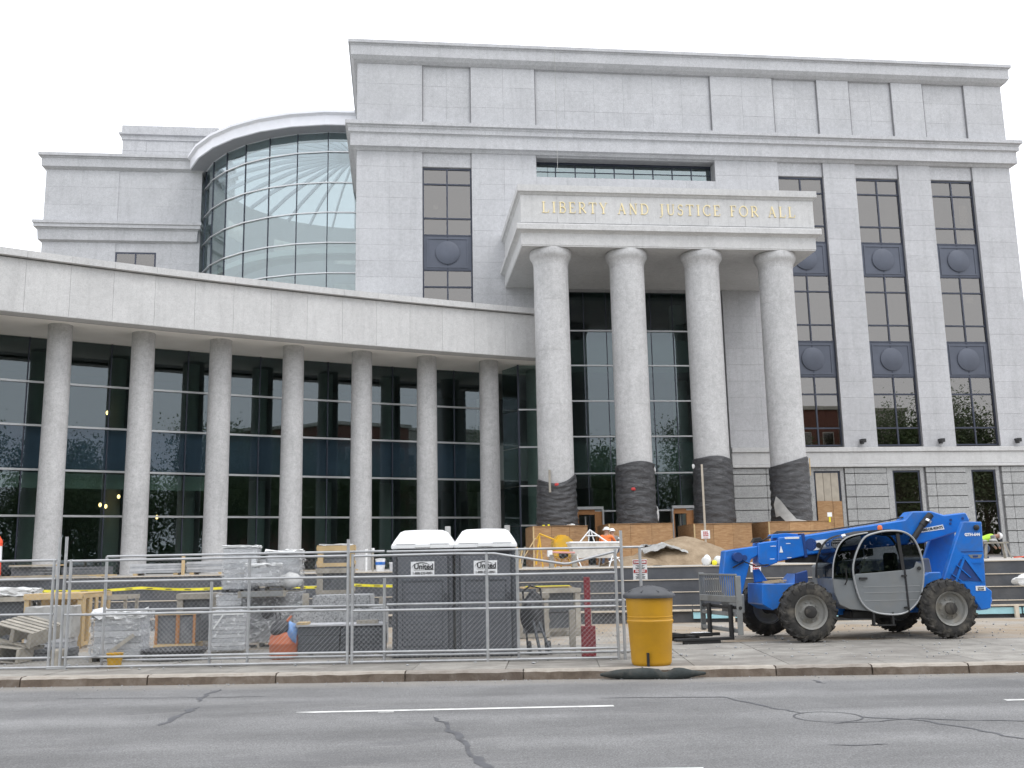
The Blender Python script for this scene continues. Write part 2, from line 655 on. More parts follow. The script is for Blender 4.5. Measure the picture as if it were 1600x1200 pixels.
def window_strip(x0, x1, zbot=7.2):
    y = FY + .22
    f = MB()
    xm = (x0 + x1) / 2
    b = .075
    f.box(x0 + .01, x0 + b, y - .05, y + .07, zbot, 21.5).box(x1 - b, x1 - .01, y - .05, y + .07, zbot, 21.5)
    f.box(x0 + b, x1 - b, y - .05, y + .07, 21.5 - b, 21.5)
    f.box(xm - b / 2, xm + b / 2, y - .045, y + .06, zbot, 21.45)
    lv = [z for r in ROWS for z in r[1:3]] + [z for s_ in SPAN for z in s_] + [7.22]
    for z in lv:
        if z > zbot:
            f.box(x0 + b + .002, x1 - b - .002, y - .048, y + .055, z - b / 2, z + b / 2)
    w = f.build('window_strip', 'dark_frame', court, world=True)
    for r in ROWS:
        for k in range(3):
            if r[k] > zbot:
                for a, c_ in ((x0 + b, xm - b / 2), (xm + b / 2, x1 - b)):
                    piece('pane', 'window_glass', w, a, c_, y, y + .024, max(r[k + 1], zbot) + .03, r[k] - .03)
    for a, c_ in SPAN:
        if a > zbot:
            s_ = MB()
            s_.box(x0 + .06, x1 - .06, y - .03, y + .02, c_ + .03, a - .03)
            s_.box(x0 + .2, x1 - .2, y - .06, y - .03, a - .2, a - .12).box(x0 + .2, x1 - .2, y - .06, y - .03, c_ + .12, c_ + .2)
            s_.box(x0 + .2, x0 + .28, y - .06, y - .03, c_ + .2, a - .2).box(x1 - .28, x1 - .2, y - .06, y - .03, c_ + .2, a - .2)
            sp = s_.build('spandrel_panel', 'spandrel_metal', w)
            inst('boss', disc, None, w, (xm, y - .028, (a + c_) / 2))
    # blinds and rooms behind
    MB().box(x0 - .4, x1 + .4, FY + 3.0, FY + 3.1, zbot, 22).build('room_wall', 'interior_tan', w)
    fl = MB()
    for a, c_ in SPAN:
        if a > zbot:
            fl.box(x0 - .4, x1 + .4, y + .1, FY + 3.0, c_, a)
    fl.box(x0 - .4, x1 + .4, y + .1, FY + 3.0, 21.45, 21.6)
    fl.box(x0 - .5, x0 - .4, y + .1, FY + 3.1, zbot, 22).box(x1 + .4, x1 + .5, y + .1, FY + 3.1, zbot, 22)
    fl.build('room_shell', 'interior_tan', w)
    # jamb stones of the recess
    return w


ws = [window_strip(1.2, 3.7, 12.9)] + [window_strip(a, b) for a, b in BAYS[2:]]
simple('patch_white', (.80, .82, .80), .8)
for k, x0, x1, z0, z1 in ((0, 1.75, 1.98, 19.35, 19.6), (3, 30.0, 30.45, 19.1, 20.2), (3, 29.95, 30.5, 17.95, 18.75), (3, 29.9, 30.3, 14.75, 15.1), (1, 21.2, 21.5, 19.2, 19.6)):
    piece('bright_patch', 'patch_white', ws[k], x0, x1, FY + .27, FY + .28, z0, z1, False)  # white panels stand in for light from far windows and other bright bits

# clerestory slot above the portico
y = FY + .75
f = MB().box(7.03, 16.48, FY + .61, FY + 1.4, 21.05, 21.15).box(7.03, 16.48, y - .03, y + .05, 22.1, 22.3)
for k in range(10):
    x = 7.1 + k * 1.04
    f.box(x - .025, x + .025, y - .04, y + .05, 21.15, 22.1)
f.box(7.05, 16.46, y - .035, y + .045, 21.68, 21.71)
cl = f.build('clerestory_window', 'dark_frame', court, world=True)
for k in range(9):
    x = 7.1 + k * 1.04
    piece('pane', 'slot_glass', cl, x + .025, x + 1.015, y, y + .02, 21.15, 22.1)
MB().box(7, 16.5, FY + 4, FY + 4.1, 20.5, 22.5).build('room_wall', 'interior_wall', cl)
MB().box(7.03, 16.48, FY + .04, FY + 1.4, 20.6, 21.12).box(7.03, 16.48, FY + .1, FY + 1.06, 22.22, 22.34).build('stone_sill', 'granite', court, world=True)
MB().box(16.48, 16.5, FY + .6, FY + 1.4, 21, 22.3).build('slot_jamb', 'granite', court, world=True)
panels('stone_panel', mw, 'granite', 7.03, 16.48, 17.6, 21.12, FY, 1.58, .9)
MB().box(7.03, 16.48, FY + .035, FY + .6, 15.2, 20.62).build('front_wall', 'joint', court, world=True)

# ------------------------------------------------ portico
PX0, PX1, PY0 = 5.3, 18.62, 41.2
c = MB()
ring(c, PX0, PX1, PY0, FY + .3, [(-.3, 15.22), (-.02, 15.2), (-.02, 15.24), (.0, 15.26), (.0, 15.78), (.04, 15.82), (.10, 15.86), (.22, 15.90), (.22, 16.12), (.20, 16.16), (-.02, 16.20), (-.02, 17.52), (.02, 17.56), (.05, 17.60), (.05, 17.62), (.14, 17.66), (.14, 17.95), (-.3, 17.99)])
ent = c.build('portico_entablature', 'granite_warm', court, world=True)
# frieze stones over the letters' ground, hairline joints
xs = [PX0, 6.9, 8.6, 10.2, 11.95, 13.7, 15.4, 17.0, PX1]
for i in range(len(xs) - 1):
    piece('frieze_stone', 'granite_warm', ent, xs[i] + .006, xs[i + 1] - .006, PY0 - .0, PY0 + .1, 16.27, 17.515, False, .003)
    if 0 < i < 7 or i in (0, 7):
        piece('slot', 'joint', ent, xs[i] + .5, xs[i + 1] - (.08 if i % 2 else .02), PY0 - .004, PY0 + .02, 16.222, 16.25, False)
MB().box(PX0 + .5, PX1 - .5, PY0 + .5, FY + .12, 15.34, 15.5).build('portico_soffit', 'plaster', court, world=True)
sof = MB()
for k in range(1, 8):
    sof.bar((PX0 + .6 + k * 1.6, PY0 + .5, 15.338), (PX0 + .6 + k * 1.6 + .0, FY + .1, 15.338), .02, .012)
sof.build('soffit_joint', 'joint', court, world=True)

# gilded roman capitals, built stroke by stroke
LET = {
    'L': (.62, [((.14, 0), (.14, 1), .13), ((.0, .02), (.56, .02), .05), ((.56, 0), (.6, .26), .05), ((.02, .98), (.28, .98), .04)]),
    'I': (.34, [((.17, 0), (.17, 1), .13), ((.03, .02), (.31, .02), .04), ((.03, .98), (.31, .98), .04)]),
    'B': (.62, [((.14, 0), (.14, 1), .13), ((.02, .98), (.34, .98), .045), ((.02, .02), (.36, .02), .045), ((.14, .53), (.34, .53), .045), ('arc', .33, .755, .20, .225, -90, 90, .1), ('arc', .35, .275, .22, .255, -90, 90, .11)]),
    'E': (.6, [((.14, 0), (.14, 1), .13), ((.02, .98), (.52, .98), .05), ((.02, .02), (.56, .02), .05), ((.14, .52), (.42, .52), .045), ((.52, 1), (.54, .8), .05), ((.55, 0), (.58, .22), .05)]),
    'R': (.68, [((.14, 0), (.14, 1), .13), ((.02, .98), (.34, .98), .045), ((.14, .48), (.34, .48), .045), ('arc', .33, .73, .21, .25, -90, 90, .1), ((.32, .48), (.66, .02), .12), ((.03, .02), (.27, .02), .04)]),
    'T': (.68, [((.34, 0), (.34, 1), .13), ((.02, .975), (.66, .975), .05), ((.03, 1), (.01, .78), .05), ((.65, 1), (.67, .78), .05), ((.2, .02), (.48, .02), .04)]),
    'Y': (.7, [((.35, 0), (.35, .45), .13), ((.35, .43), (.08, 1), .12), ((.35, .43), (.62, 1), .06), ((.21, .02), (.49, .02), .04), ((0, .98), (.2, .98), .04), ((.52, .98), (.7, .98), .04)]),
    'A': (.74, [((.36, 1), (.1, 0), .06), ((.36, 1), (.64, 0), .13), ((.18, .36), (.54, .36), .045), ((0, .02), (.2, .02), .04), ((.52, .02), (.74, .02), .04)]),
    'N': (.78, [((.14, 0), (.14, 1), .06), ((.12, 1), (.64, 0), .13), ((.64, 0), (.64, 1), .06), ((.02, .02), (.26, .02), .04), ((.52, .98), (.76, .98), .04)]),
    'D': (.76, [((.14, 0), (.14, 1), .13), ((.02, .98), (.32, .98), .045), ((.02, .02), (.32, .02), .045), ('arc', .3, .5, .38, .48, -90, 90, .1)]),
    'J': (.42, [((.26, .02), (.26, 1), .13), ((.12, .98), (.4, .98), .04), ('arc', .08, .02, .18, .22, -95, 0, .08)]),
    'U': (.72, [((.14, .3), (.14, 1), .13), ((.6, .3), (.6, 1), .06), ('arc', .37, .3, .23, .28, 180, 360, .08), ((.02, .98), (.26, .98), .04), ((.5, .98), (.7, .98), .04)]),
    'S': (.54, [('arc', .27, .75, .18, .22, 30, 270, .09), ('arc', .27, .27, .2, .25, -150, 90, .1), ((.45, .98), (.44, .76), .04), ((.06, .02), (.05, .26), .04)]),
    'C': (.7, [('arc', .4, .5, .36, .48, 48, 312, .1), ((.63, .99), (.63, .72), .04), ((.63, .01), (.63, .26), .04)]),
    'F': (.56, [((.14, 0), (.14, 1), .13), ((.02, .98), (.5, .98), .05), ((.14, .52), (.4, .52), .045), ((.5, 1), (.52, .8), .05), ((.02, .02), (.28, .02), .04)]),
    'O': (.82, [('arc', .41, .5, .36, .48, 0, 360, .1)]),
    ' ': (.42, []),
}


def letter_mesh(strokes, H, dy):
    mb = MB()
    for k, s_ in enumerate(strokes):
        e = k * .0006
        if s_[0] == 'arc':
            _, cx, cz, rx, rz, a0, a1, w = s_
            n = max(6, int(abs(a1 - a0) / 18))
            pts = [(cx + rx * math.cos(R(a0 + (a1 - a0) * i / n)), cz + rz * math.sin(R(a0 + (a1 - a0) * i / n))) for i in range(n + 1)]
            for i in range(n):
                mb.bar((pts[i][0] * H, -e, pts[i][1] * H), (pts[i + 1][0] * H, -e, pts[i + 1][1] * H), w * H * .8, dy, (0, 1, 0))
        else:
            (ax, az), (bx, bz), w = s_
            mb.bar((ax * H, -e, az * H), (bx * H, -e, bz * H), w * H * .8, dy, (0, 1, 0))
    return mb.mesh('letter')


word = 'LIBERTY AND JUSTICE FOR ALL'
H = .50
span = 17.74 - 6.24
tot = sum(LET[ch][0] for ch in word) * H
extra = (span - tot) / (len(word) - 1)
x = 6.24
_lm = {}
for ch in word:
    if ch != ' ':
        if ch not in _lm:
            _lm[ch] = letter_mesh(LET[ch][1], H, .03)
            _lm[ch].materials.append(MATS['gold'])
        inst('letter', _lm[ch], None, ent, (x, PY0 - .015, 16.72), (0, 0, 0))
    x += LET[ch][0] * H + extra

# four tall columns built of drums
drum_z = [TER, 3.6, 5.95, 8.3, 10.65, 12.9, 14.5]
for cx in (6.70, 10.13, 13.57, 17.02):
    cap = MB().lathe([(.765, 14.5), (.772, 14.56), (.79, 14.68), (.83, 14.78), (.885, 14.86), (.915, 14.92), (.925, 14.99), (.925, 15.13), (.905, 15.2), (.7, 15.21)], 40, Matrix.Translation((cx, 42.12, 0)))
    cp = cap.build('portico_column', 'granite_drum', court, world=True)
    for k in range(len(drum_z) - 1):
        a, b = drum_z[k], drum_z[k + 1]
        r0 = .775 - .010 * k / 5
        r1 = .775 - .010 * (k + 1) / 5
        MB().lathe([(r0 - .005, a + .001), (r0, a + .006), (r1, b - .006), (r1 - .005, b - .001)], 40, Matrix.Translation((cx, 42.12, 0))).build('column_drum', 'granite_drum', cp)

# portico curtain wall
GY = 49.1
f = MB()
tz = [15.42, 13.29, 11.48, 9.65, 7.84, 5.99, 4.12]
for z in tz[1:]:
    f.box(7.1, 16.45, GY - .07, GY + .03, z - .035, z + .035)
tw = f.build('portico_curtain_wall', 'silver', court, world=True)
gx = [7.1 + 1.17 * k for k in range(9)]
for x in gx:
    piece('mullion', 'dark_frame', tw, x - .02, x + .02, GY - .02, GY + .05, TER, 15.4, False)
lv = tz + [TER]
for k in range(len(lv) - 1):
    for i in range(8):
        x0, x1 = gx[i] + .02, gx[i + 1] - .02
        if k == 6 and (i in (1, 2) or i == 5 or i == 6):
            continue
        piece('pane', 'curtain_glass', tw, x0, x1, GY - .012, GY + .012, lv[k + 1] + .03, lv[k] - .03, False)
# reveal of the right-hand pier and head of the opening
MB().box(16.46, 16.6, FY + .6, GY + .2, TER, 15.4).box(7.03, 16.48, FY + .12, GY + .1, 15.4, 15.6).box(6.9, 7.08, FY + .1, GY + .2, 11.2, 15.4).build('glass_reveal', 'granite', court, world=True)
simple('door_wood', (.36, .165, .06), .55, vary=.15, scale=4, rand=.1)
for x0, x1 in ((8.75, 10.1), (13.6, 14.75)):
    d = MB().box(x0, x1, GY - .2, GY + .1, 4.2, 4.34).box(x1 - .06, x1 + .02, GY - .2, GY + .1, TER, 4.2).box(x0 - .02, x0 + .04, GY - .2, GY + .1, TER, 4.2)
    df = d.build('doorway', 'silver', court, world=True)
    w_ = MB().box(x0 + .04, x0 + .12, GY - .1, GY + .4, TER, 4.1).box(x1 - .42, x1 - .06, GY - .1, GY + .05, TER, 4.1).box(x0 + .12, x1 - .42, GY - .1, GY + .3, 3.95, 4.2)
    w_.build('door_lining', 'door_wood', df)
    MB().box(x0 + .5, x0 + .56, GY + .3, GY + .36, TER, 3.9).build('door_post', 'silver', df)

# vestibule between colonnade and portico
f = MB()
for z in (9.47, 7.70, 5.89, 4.07):
    f.box(5.62, 7.2, 46.04, 46.16, z - .75, z - .68)
vs_ = f.build('vestibule_wall', 'silver', court, world=True)
zz = [10.9, 8.75, 6.98, 5.17, 3.35, TER]
for k in range(5):
    piece('pane', 'curtain_glass', vs_, 5.62, 7.2, 46.1, 46.125, zz[k + 1] + .04, zz[k] - .03, False)
    g = MB().prism([(0, zz[k + 1] + .02), (1.42, zz[k + 1] + .02), (1.42, zz[k] - .02), (0, zz[k] - .02)], -.012, .012)
    o = g.build('pane', 'curtain_glass', vs_)
    o.location = (5.62, 46.12, 0)
    o.rotation_euler = (0, 0, math.atan2(1.3, -.6))
MB().box(5.58, 5.66, 46.05, 46.15, TER, 10.9).build('mullion', 'dark_frame', vs_)
MB().box(4.6, 7.3, 45.0, 49.1, 10.945, 11.09).build('vestibule_soffit', 'plaster', court, world=True)
MB().lathe([(.42, TER), (.40, 10.9)], 20, Matrix.Translation((6.6, 47.6, 0))).build('inner_column', 'interior_wall', court, world=True)
MB().box(4.5, 7.1, 45.4, 49.0, 11.1, 11.3).build('vestibule_roof', 'granite', court, world=True)

# ------------------------------------------------ curved colonnade on the left
AC = (40.5, -73.5)


def arc(th, r):
    return (AC[0] + r * math.sin(R(th)), AC[1] + r * math.cos(R(th)))


def arc_solid(mb, t0, t1, prof, n):
    """profile [(radius, z)] (closed) swept along the arc"""
    m = len(prof)
    v, f = [], []
    for i in range(n + 1):
        th = t0 + (t1 - t0) * i / n
        for r, z in prof:
            x, y = arc(th, r)
            v.append((x, y, z))
    for i in range(n):
        for k in range(m):
            k2 = (k + 1) % m
            f.append((i * m + k, i * m + m + k, i * m + m + k2, i * m + k2))
    f.append(tuple(range(m)))
    f.append(tuple(n * m + k for k in range(m))[::-1])
    return mb.add(v, f)


RF, RC, RG = 122.25, 124.31, 126.9
T0, T1 = -31.0, -15.92
fas = arc_solid(MB(), T0, T1, [(RF + .1, 10.9), (RF + .1, 12.8), (RF + 1.2, 12.8), (RF + 1.2, 10.9)], 60).build('colonnade_beam', 'joint', court, world=True)
sz = .70
n_f = int((T1 - T0) / sz)
for i in range(n_f + 1):
    a, b = T0 + sz * i, min(T1, T0 + sz * (i + 1))
    if b - a < .1:
        continue
    arc_solid(MB(), a + .0016, b - .0016, [(RF, 10.8), (RF, 12.75), (RF + .12, 12.75), (RF + .12, 10.8)], 5).build('fascia_stone', 'granite_warm', fas)
    arc_solid(MB(), a + .0016, b - .0016, [(RF - .2, 12.79), (RF - .2, 13.04), (RF + 1.0, 13.06), (RF + 1.0, 12.79)], 5).build('coping_stone', 'granite_warm', fas)
arc_solid(MB(), T0, T1, [(RF + .01, 10.78), (RF + .01, 10.82), (RF + .6, 10.82), (RF + .6, 10.78)], 60).build('drip_edge', 'granite_warm', court, world=True)
arc_solid(MB(), T0, T1, [(RF + .6, 10.92), (RF + .6, 11.05), (RG + .05, 11.05), (RG + .05, 10.92)], 60).build('colonnade_soffit', 'plaster', court, world=True)
arc_solid(MB(), T0, -15.3, [(RF + 1.0, 12.5), (RF + 1.0, 12.7), (RG + 8.5, 12.7), (RG + 8.5, 12.5)], 40).build('colonnade_roof', 'interior_wall', court, world=True)

DT = 1.40
th_cols = [-25.39 + DT * k for k in range(-2, 7)]
me = None
for th in th_cols:
    x, y = arc(th, RC)
    cdz = [TER, 3.3, 5.15, 7.0, 8.9, 10.93]
    cobj = None
    for k in range(5):
        a, b = cdz[k], cdz[k + 1]
        r0, r1 = .475 - .035 * (a - TER) / 9.4, .475 - .035 * (b - TER) / 9.4
        mb = MB().lathe([(r0 - .004, a), (r0, a + .005), (r1, b - .005), (r1 - .004, b)], 28, Matrix.Translation((x, y, 0)))
        if cobj is None:
            cobj = mb.build('colonnade_column', 'granite_drum', court, world=True)
        else:
            mb.build('column_drum', 'granite_drum', cobj)

# glass wall behind the colonnade
cz = [10.92, 9.11, 7.38, 5.63, 3.83, TER]
cw = None
for z in cz[1:5]:
    mb = arc_solid(MB(), T0, -16.4, [(RG - .09, z - .04), (RG - .09, z + .04), (RG + .02, z + .04), (RG + .02, z - .04)], 60)
    if cw is None:
        cw = mb.build('colonnade_curtain_wall', 'silver', court, world=True)
    else:
        mb.build('transom', 'silver', cw)
PD = DT / 2
k0 = -30.64
npan = int((-16.4 - k0) / PD)
mul_me = MB().box(-.025, .025, -.03, .08, TER, 10.92).mesh('mullion')
mul_me.materials.append(MATS['dark_frame'])
for i in range(npan + 1):
    th = k0 + PD * i
    x, y = arc(th, RG)
    inst('mullion', mul_me, None, cw, (x, y, 0), (0, 0, -R(th)))
half = RG * math.tan(R(PD / 2)) - .026
for k in range(5):
    pm = MB().box(-half, half, -.012, .012, cz[k + 1] + .04, cz[k] - .04).mesh('pane')
    pm.materials.append(MATS['spandrel_glass' if k == 2 else 'curtain_glass'])
    for i in range(npan):
        th = k0 + PD * (i + .5)
        x, y = arc(th, RG)
        inst('pane', pm, None, cw, (x, y, 0), (0, 0, -R(th)))
# roller blinds on the lower storey
bl = MB().box(-half, half, -.01, .01, 4.95, 5.55).mesh('blind')
bl.materials.append(MATS['blind'])
for i in range(npan):
    th = k0 + PD * (i + .5)
    if -30 < th < -22.2:
        x, y = arc(th, RG + .35)
        inst('roller_blind', bl, None, cw, (x, y, 0), (0, 0, -R(th)))
# floors, back wall and pillars of the hall behind the glass
it = arc_solid(MB(), T0, -15.5, [(RG + .3, 5.65), (RG + .3, 7.36), (RG + 8, 7.36), (RG + 8, 5.65)], 30)
arc_solid(it, T0, -15.5, [(RG + 8, TER), (RG + 8, 11), (RG + 8.2, 11), (RG + 8.2, TER)], 30)
arc_solid(it, T0, -15.5, [(RG + .06, 10.93), (RG + .06, 11.2), (RG + 8.2, 11.2), (RG + 8.2, 10.93)], 30)
arc_solid(it, T0 - .1, T0, [(RF + .1, TER), (RF + .1, 12.6), (RG + 8.2, 12.6), (RG + 8.2, TER)], 1)
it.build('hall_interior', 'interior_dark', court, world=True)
for k in range(9):
    x, y = arc(-29.6 + DT * 1.0 * k, RG + 3.2)
    MB().lathe([(.38, TER), (.38, 10.95)], 18, Matrix.Translation((x, y, 0))).build('inner_column', 'interior_wall', court, world=True)
t = NT('lamp_glow')
em = t.new('ShaderNodeEmission')
em.inputs['Color'].default_value = (1, .62, .25, 1)
em.inputs['Strength'].default_value = 9
t.link(em.outputs[0], t.out.inputs[0])
for th, rr, z in ((-24.23, 2.0, 8.34), (-24.27, 2.0, 4.41), (-24.17, 2.0, 4.35), (-23.95, 2.0, 4.77), (-23.24, 2.0, 3.91)):
    x, y = arc(th, RG + rr)
    MB().lathe([(.01, z - .09), (.05, z - .06), (.065, z), (.05, z + .06), (.01, z + .09)], 10, Matrix.Translation((x, y, 0))).build('hall_lamp', 'lamp_glow', court, world=True)
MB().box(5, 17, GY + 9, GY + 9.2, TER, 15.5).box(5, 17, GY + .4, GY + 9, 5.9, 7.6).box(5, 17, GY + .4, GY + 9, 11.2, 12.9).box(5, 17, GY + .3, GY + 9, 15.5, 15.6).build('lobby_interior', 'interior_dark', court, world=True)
for x in (8.3, 11.9, 15.2):
    MB().lathe([(.4, TER), (.4, 15.4)], 18, Matrix.Translation((x, GY + 3.0, 0))).build('inner_column', 'interior_wall', court, world=True)

# ------------------------------------------------ glass rotunda
RCX, RCY, RR = -2.96, 67.05, 10.08
facet = 10.65


def rot_pt(k, r, z):
    a = R(-90 - facet * k)          # k = 0 towards the street, growing to the left
    return (RCX + r * math.cos(a), RCY + r * math.sin(a), z)


rz = [27.2, 26.0, 24.07, 22.22, 20.36, 18.51, 16.66, 12.6]
KO = .648
ks = range(-2, 9)
rot_wall = None
for k in ks:
    a, b = Vector(rot_pt(k + KO, RR, 12.6)), Vector(rot_pt(k + KO, RR, 27.24))
    dm = MB().bar(a, b, .04, .10, (a - Vector((RCX, RCY, 12.6))).normalized())
    if rot_wall is None:
        rot_wall = MB().lathe([(RR - .1, 12.5), (RR + .1, 12.5), (RR + .1, 12.62), (RR - .1, 12.62), (RR - .1, 12.5)], 34, Matrix.Translation((RCX, RCY, 0)), False).build('rotunda_wall', 'dark_frame', court, world=True)
    dm.build('mullion', 'dark_frame', rot_wall)
for z in rz[1:-1]:
    tr_ = MB()
    for k in ks:
        tr_.bar(rot_pt(k + KO, RR + .06, z), rot_pt(k + 1 + KO, RR + .06, z), .10, .062)
    tr_.build('transom', 'silver', rot_wall)
for k in ks:
    p0, p1 = Vector(rot_pt(k + KO, RR, 0)), Vector(rot_pt(k + 1 + KO, RR, 0))
    L = (p1 - p0).length
    ang = math.atan2(p1.y - p0.y, p1.x - p0.x)
    for j in range(len(rz) - 1):
        hi = 27.24 if j == 0 else rz[j]
        key = ('rp', j)
        if key not in _lm:
            _lm[key] = MB().box(.03, L - .03, -.012, .012, rz[j + 1] + .04, hi - .04).mesh('pane')
            _lm[key].materials.append(MATS['drum_glass'])
        inst('pane', _lm[key], None, rot_wall, tuple(p0), (0, 0, ang))
# white eaves ring, soffit, shallow glass dome with ribs
NR = 68
CM = Matrix.Translation((RCX, RCY, 0))
CMR = CM @ Matrix.Rotation(R(-90 - facet * KO), 4, 'Z')
N34 = 34


def ring34(mb, prof, k0, k1, cl=True):
    """profile [(r, z)] carried round the facets k0..k1"""
    m = len(prof)
    v, f = [], []
    for k in range(k0, k1 + 1):
        for r, z in prof:
            v.append(rot_pt(k + KO, r, z))
    for i in range(k1 - k0):
        for q in range(m if cl else m - 1):
            q2 = (q + 1) % m
            f.append((i * m + q, i * m + m + q, i * m + m + q2, i * m + q2))
    return mb.add(v, f)


ring34(MB(), [(RR - .35, 27.26), (RR + 1.0, 27.26), (RR + 1.06, 27.28), (RR + 1.06, 27.86), (RR + 1.12, 27.9), (RR + 1.25, 27.97), (RR + 1.25, 28.12), (RR + .35, 28.2), (RR - .35, 28.0)], -1, 9).build('rotunda_eaves', 'rim_white', court, world=True)
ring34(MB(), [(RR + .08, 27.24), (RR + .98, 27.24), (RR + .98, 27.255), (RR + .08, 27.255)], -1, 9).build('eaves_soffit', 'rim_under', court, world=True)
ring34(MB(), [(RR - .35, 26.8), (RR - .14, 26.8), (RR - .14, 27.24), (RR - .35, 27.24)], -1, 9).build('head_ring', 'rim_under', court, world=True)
dome = MB().lathe([(RR - .1, 27.9), (RR * .75, 28.9), (RR * .5, 29.6), (RR * .25, 30.0), (.3, 30.1)], 36, CM, cap=False, smooth=False).build('rotunda_dome', 'dome_glass', court, world=True)
for k in range(34):
    rb = MB()
    a = R(-90 - facet * (k + KO))
    pts = [(RCX + r * math.cos(a), RCY + r * math.sin(a), z) for r, z in ((RR - .1, 27.8), (RR * .75, 28.8), (RR * .5, 29.5), (RR * .25, 29.9), (.3, 30.0))]
    for i in range(4):
        rb.bar(pts[i], pts[i + 1], .12, .26)
    rb.build('rib', 'rim_white', dome)
# what shows inside: far wall with windows, gallery rings
NRI = 60
ri = RR - .5
iw, iw2 = MB(), MB()
for k in range(NRI):
    a0, a1 = R(360 * k / NRI), R(360 * (k + 1) / NRI)
    am = math.degrees((a0 + a1) / 2)
    if not (-5 < am < 185):
        continue
    q = lambda a, z, r=ri: (RCX + r * math.cos(a), RCY + r * math.sin(a), z)
    for z0, z1 in ((12.6, 20.8), (23.4, 25.0), (26.2, 27.98)):
        iw.add([q(a0, z0), q(a1, z0), q(a1, z1), q(a0, z1)], [(0, 1, 2, 3)])
    for z0, z1 in ((20.8, 23.4), (25.0, 26.2)):
        if k % 5 >= 2:
            iw.add([q(a0, z0), q(a1, z0), q(a1, z1), q(a0, z1)], [(0, 1, 2, 3)])
    if 4 < am < 176:
        iw2.add([q(a0, 12.6, ri + 1.3), q(a1, 12.6, ri + 1.3), q(a1, 27.4, ri + 1.3), q(a0, 27.4, ri + 1.3)], [(0, 1, 2, 3)])
iw.build('rotunda_inner_wall', 'interior_wall', court, world=True)
simple('bright_wall', (.78, .80, .76), .9)
iw2.build('gallery_wall', 'bright_wall', court, world=True)
for z in (16.9, 19.9):
    MB().lathe([(ri - 1.5, z), (ri - 1.5, z + .6), (ri - 1.4, z + .6), (ri - 1.4, z + .35), (ri, z + .35), (ri, z)], 48, CM, cap=False).build('gallery_ring', 'interior_wall', court, world=True)
MB().lathe([(.05, 12.6), (RR, 12.6), (RR, 12.75), (.05, 12.75)], 36, CM, cap=False).build('rotunda_floor', 'interior_wall', court, world=True)

# ------------------------------------------------ rear wing behind the colonnade
WY = 63.7
wx0, wx1 = -22.5, -12.75
rw = MB().box(wx0, wx1, WY + .035, WY + 14, 11.0, 27.9).build('rear_wing_wall', 'joint', court, world=True)
MB().box(wx0 + .002, wx1 - .002, WY + .3, WY + 14.05, 11.2, 27.8).build('rear_wing_core', 'granite', court, world=True)
vx = [wx0, -17.96, -15.44, wx1]
for i in range(3):
    dy = .10 if i == 1 else 0
    panels('stone_panel', rw, 'granite', vx[i], vx[i + 1], 23.6, 27.2, WY + dy * .3, 2.55, 1.2)
    if i != 1:
        panels('stone_panel', rw, 'granite', vx[i], vx[i + 1], 13.8, 22.35, WY, 2.3, 1.42)
panels('stone_panel', rw, 'granite', vx[1], vx[2], 21.7, 22.35, WY + .03, 2.5, .6)
c = MB()
ring(c, wx0, wx1, WY, WY + 14, [(-.2, 27.12), (.02, 27.15), (.24, 27.3), (.26, 27.83), (.32, 27.88), (.32, 27.93), (.43, 27.97), (.43, 28.16), (-.2, 28.18)])
c.build('wing_cornice', 'granite', court, world=True)
c = MB()
ring(c, wx0, wx1 - .35, WY, WY + 13, [(-.2, 22.27), (.02, 22.3), (.2, 22.4), (.24, 23.06), (.29, 23.09), (.29, 23.14), (.43, 23.18), (.43, 23.37), (.5, 23.42), (.5, 23.6), (-.2, 23.63)])
c.build('wing_belt', 'granite', court, world=True)
f = MB().box(vx[1], vx[2], WY - .01, WY + .05, 21.57, 21.67).box(vx[1], vx[1] + .1, WY - .01, WY + .05, 13, 21.57).box(vx[2] - .1, vx[2], WY - .01, WY + .05, 13, 21.57)
xm = (vx[1] + vx[2]) / 2
f.box(xm - .05, xm + .05, WY - .01, WY + .05, 13, 21.57)
ww = f.build('wing_window', 'dark_frame', court, world=True)
piece('pane', 'window_glass', ww, vx[1] + .1, xm - .05, WY + .0, WY + .02, 13, 21.57, False)
piece('pane', 'window_glass', ww, xm + .05, vx[2] - .1, WY + .0, WY + .02, 13, 21.57, False)
MB().box(vx[1] - .3, vx[2] + .3, WY + .036, WY + .05, 13, 21.6).build('room_wall', 'interior_tan', ww)
# penthouse set further back
ph = MB().box(-19.9, -13.2, 70.935, 79, 27.8, 33.3).build('penthouse_wall', 'joint', court, world=True)
for i in range(4):
    x0 = -19.9 + i * 1.67
    for z0, z1 in ((28.1, 29.9), (29.9, 31.6), (31.6, 32.7)):
        piece('stone_panel', 'granite', ph, x0 + .007, x0 + 1.663, 70.9 + (.02 if i % 2 else 0), 70.96, z0 + .007, z1 - .007, True, .004)
c = MB()
ring(c, -19.9, -13.2, 70.9, 79, [(-.2, 32.4), (.07, 32.43), (.07, 32.74), (.24, 32.8), (.24, 32.95), (.07, 33.0), (.07, 33.52), (-.3, 33.58)])
c.build('penthouse_cornice', 'granite', court, world=True)

# small wall lamps low on the piers
simple('black_metal', (.02, .02, .022), .5, vary=.2)
for x in (23.27, 27.47, 31.64):
    MB().box(x - .05, x + .05, FY - .12, FY, 7.4, 7.5).box(x - .02, x + .16, FY - .32, FY - .1, 7.32, 7.5).lathe([(.1, 0), (.12, .16), (.05, .2)], 12, Matrix.Translation((x - .03, FY - .22, 7.24))).build('wall_lamp', 'black_metal', court, world=True)
# ---------------------------------------------------------------- ground, road, pavement, terrace
SA = math.atan(-.155)                        # the street runs slightly askew to the front of the building
SO = (1.7, 16.46)                            # a point on the top edge of the kerb


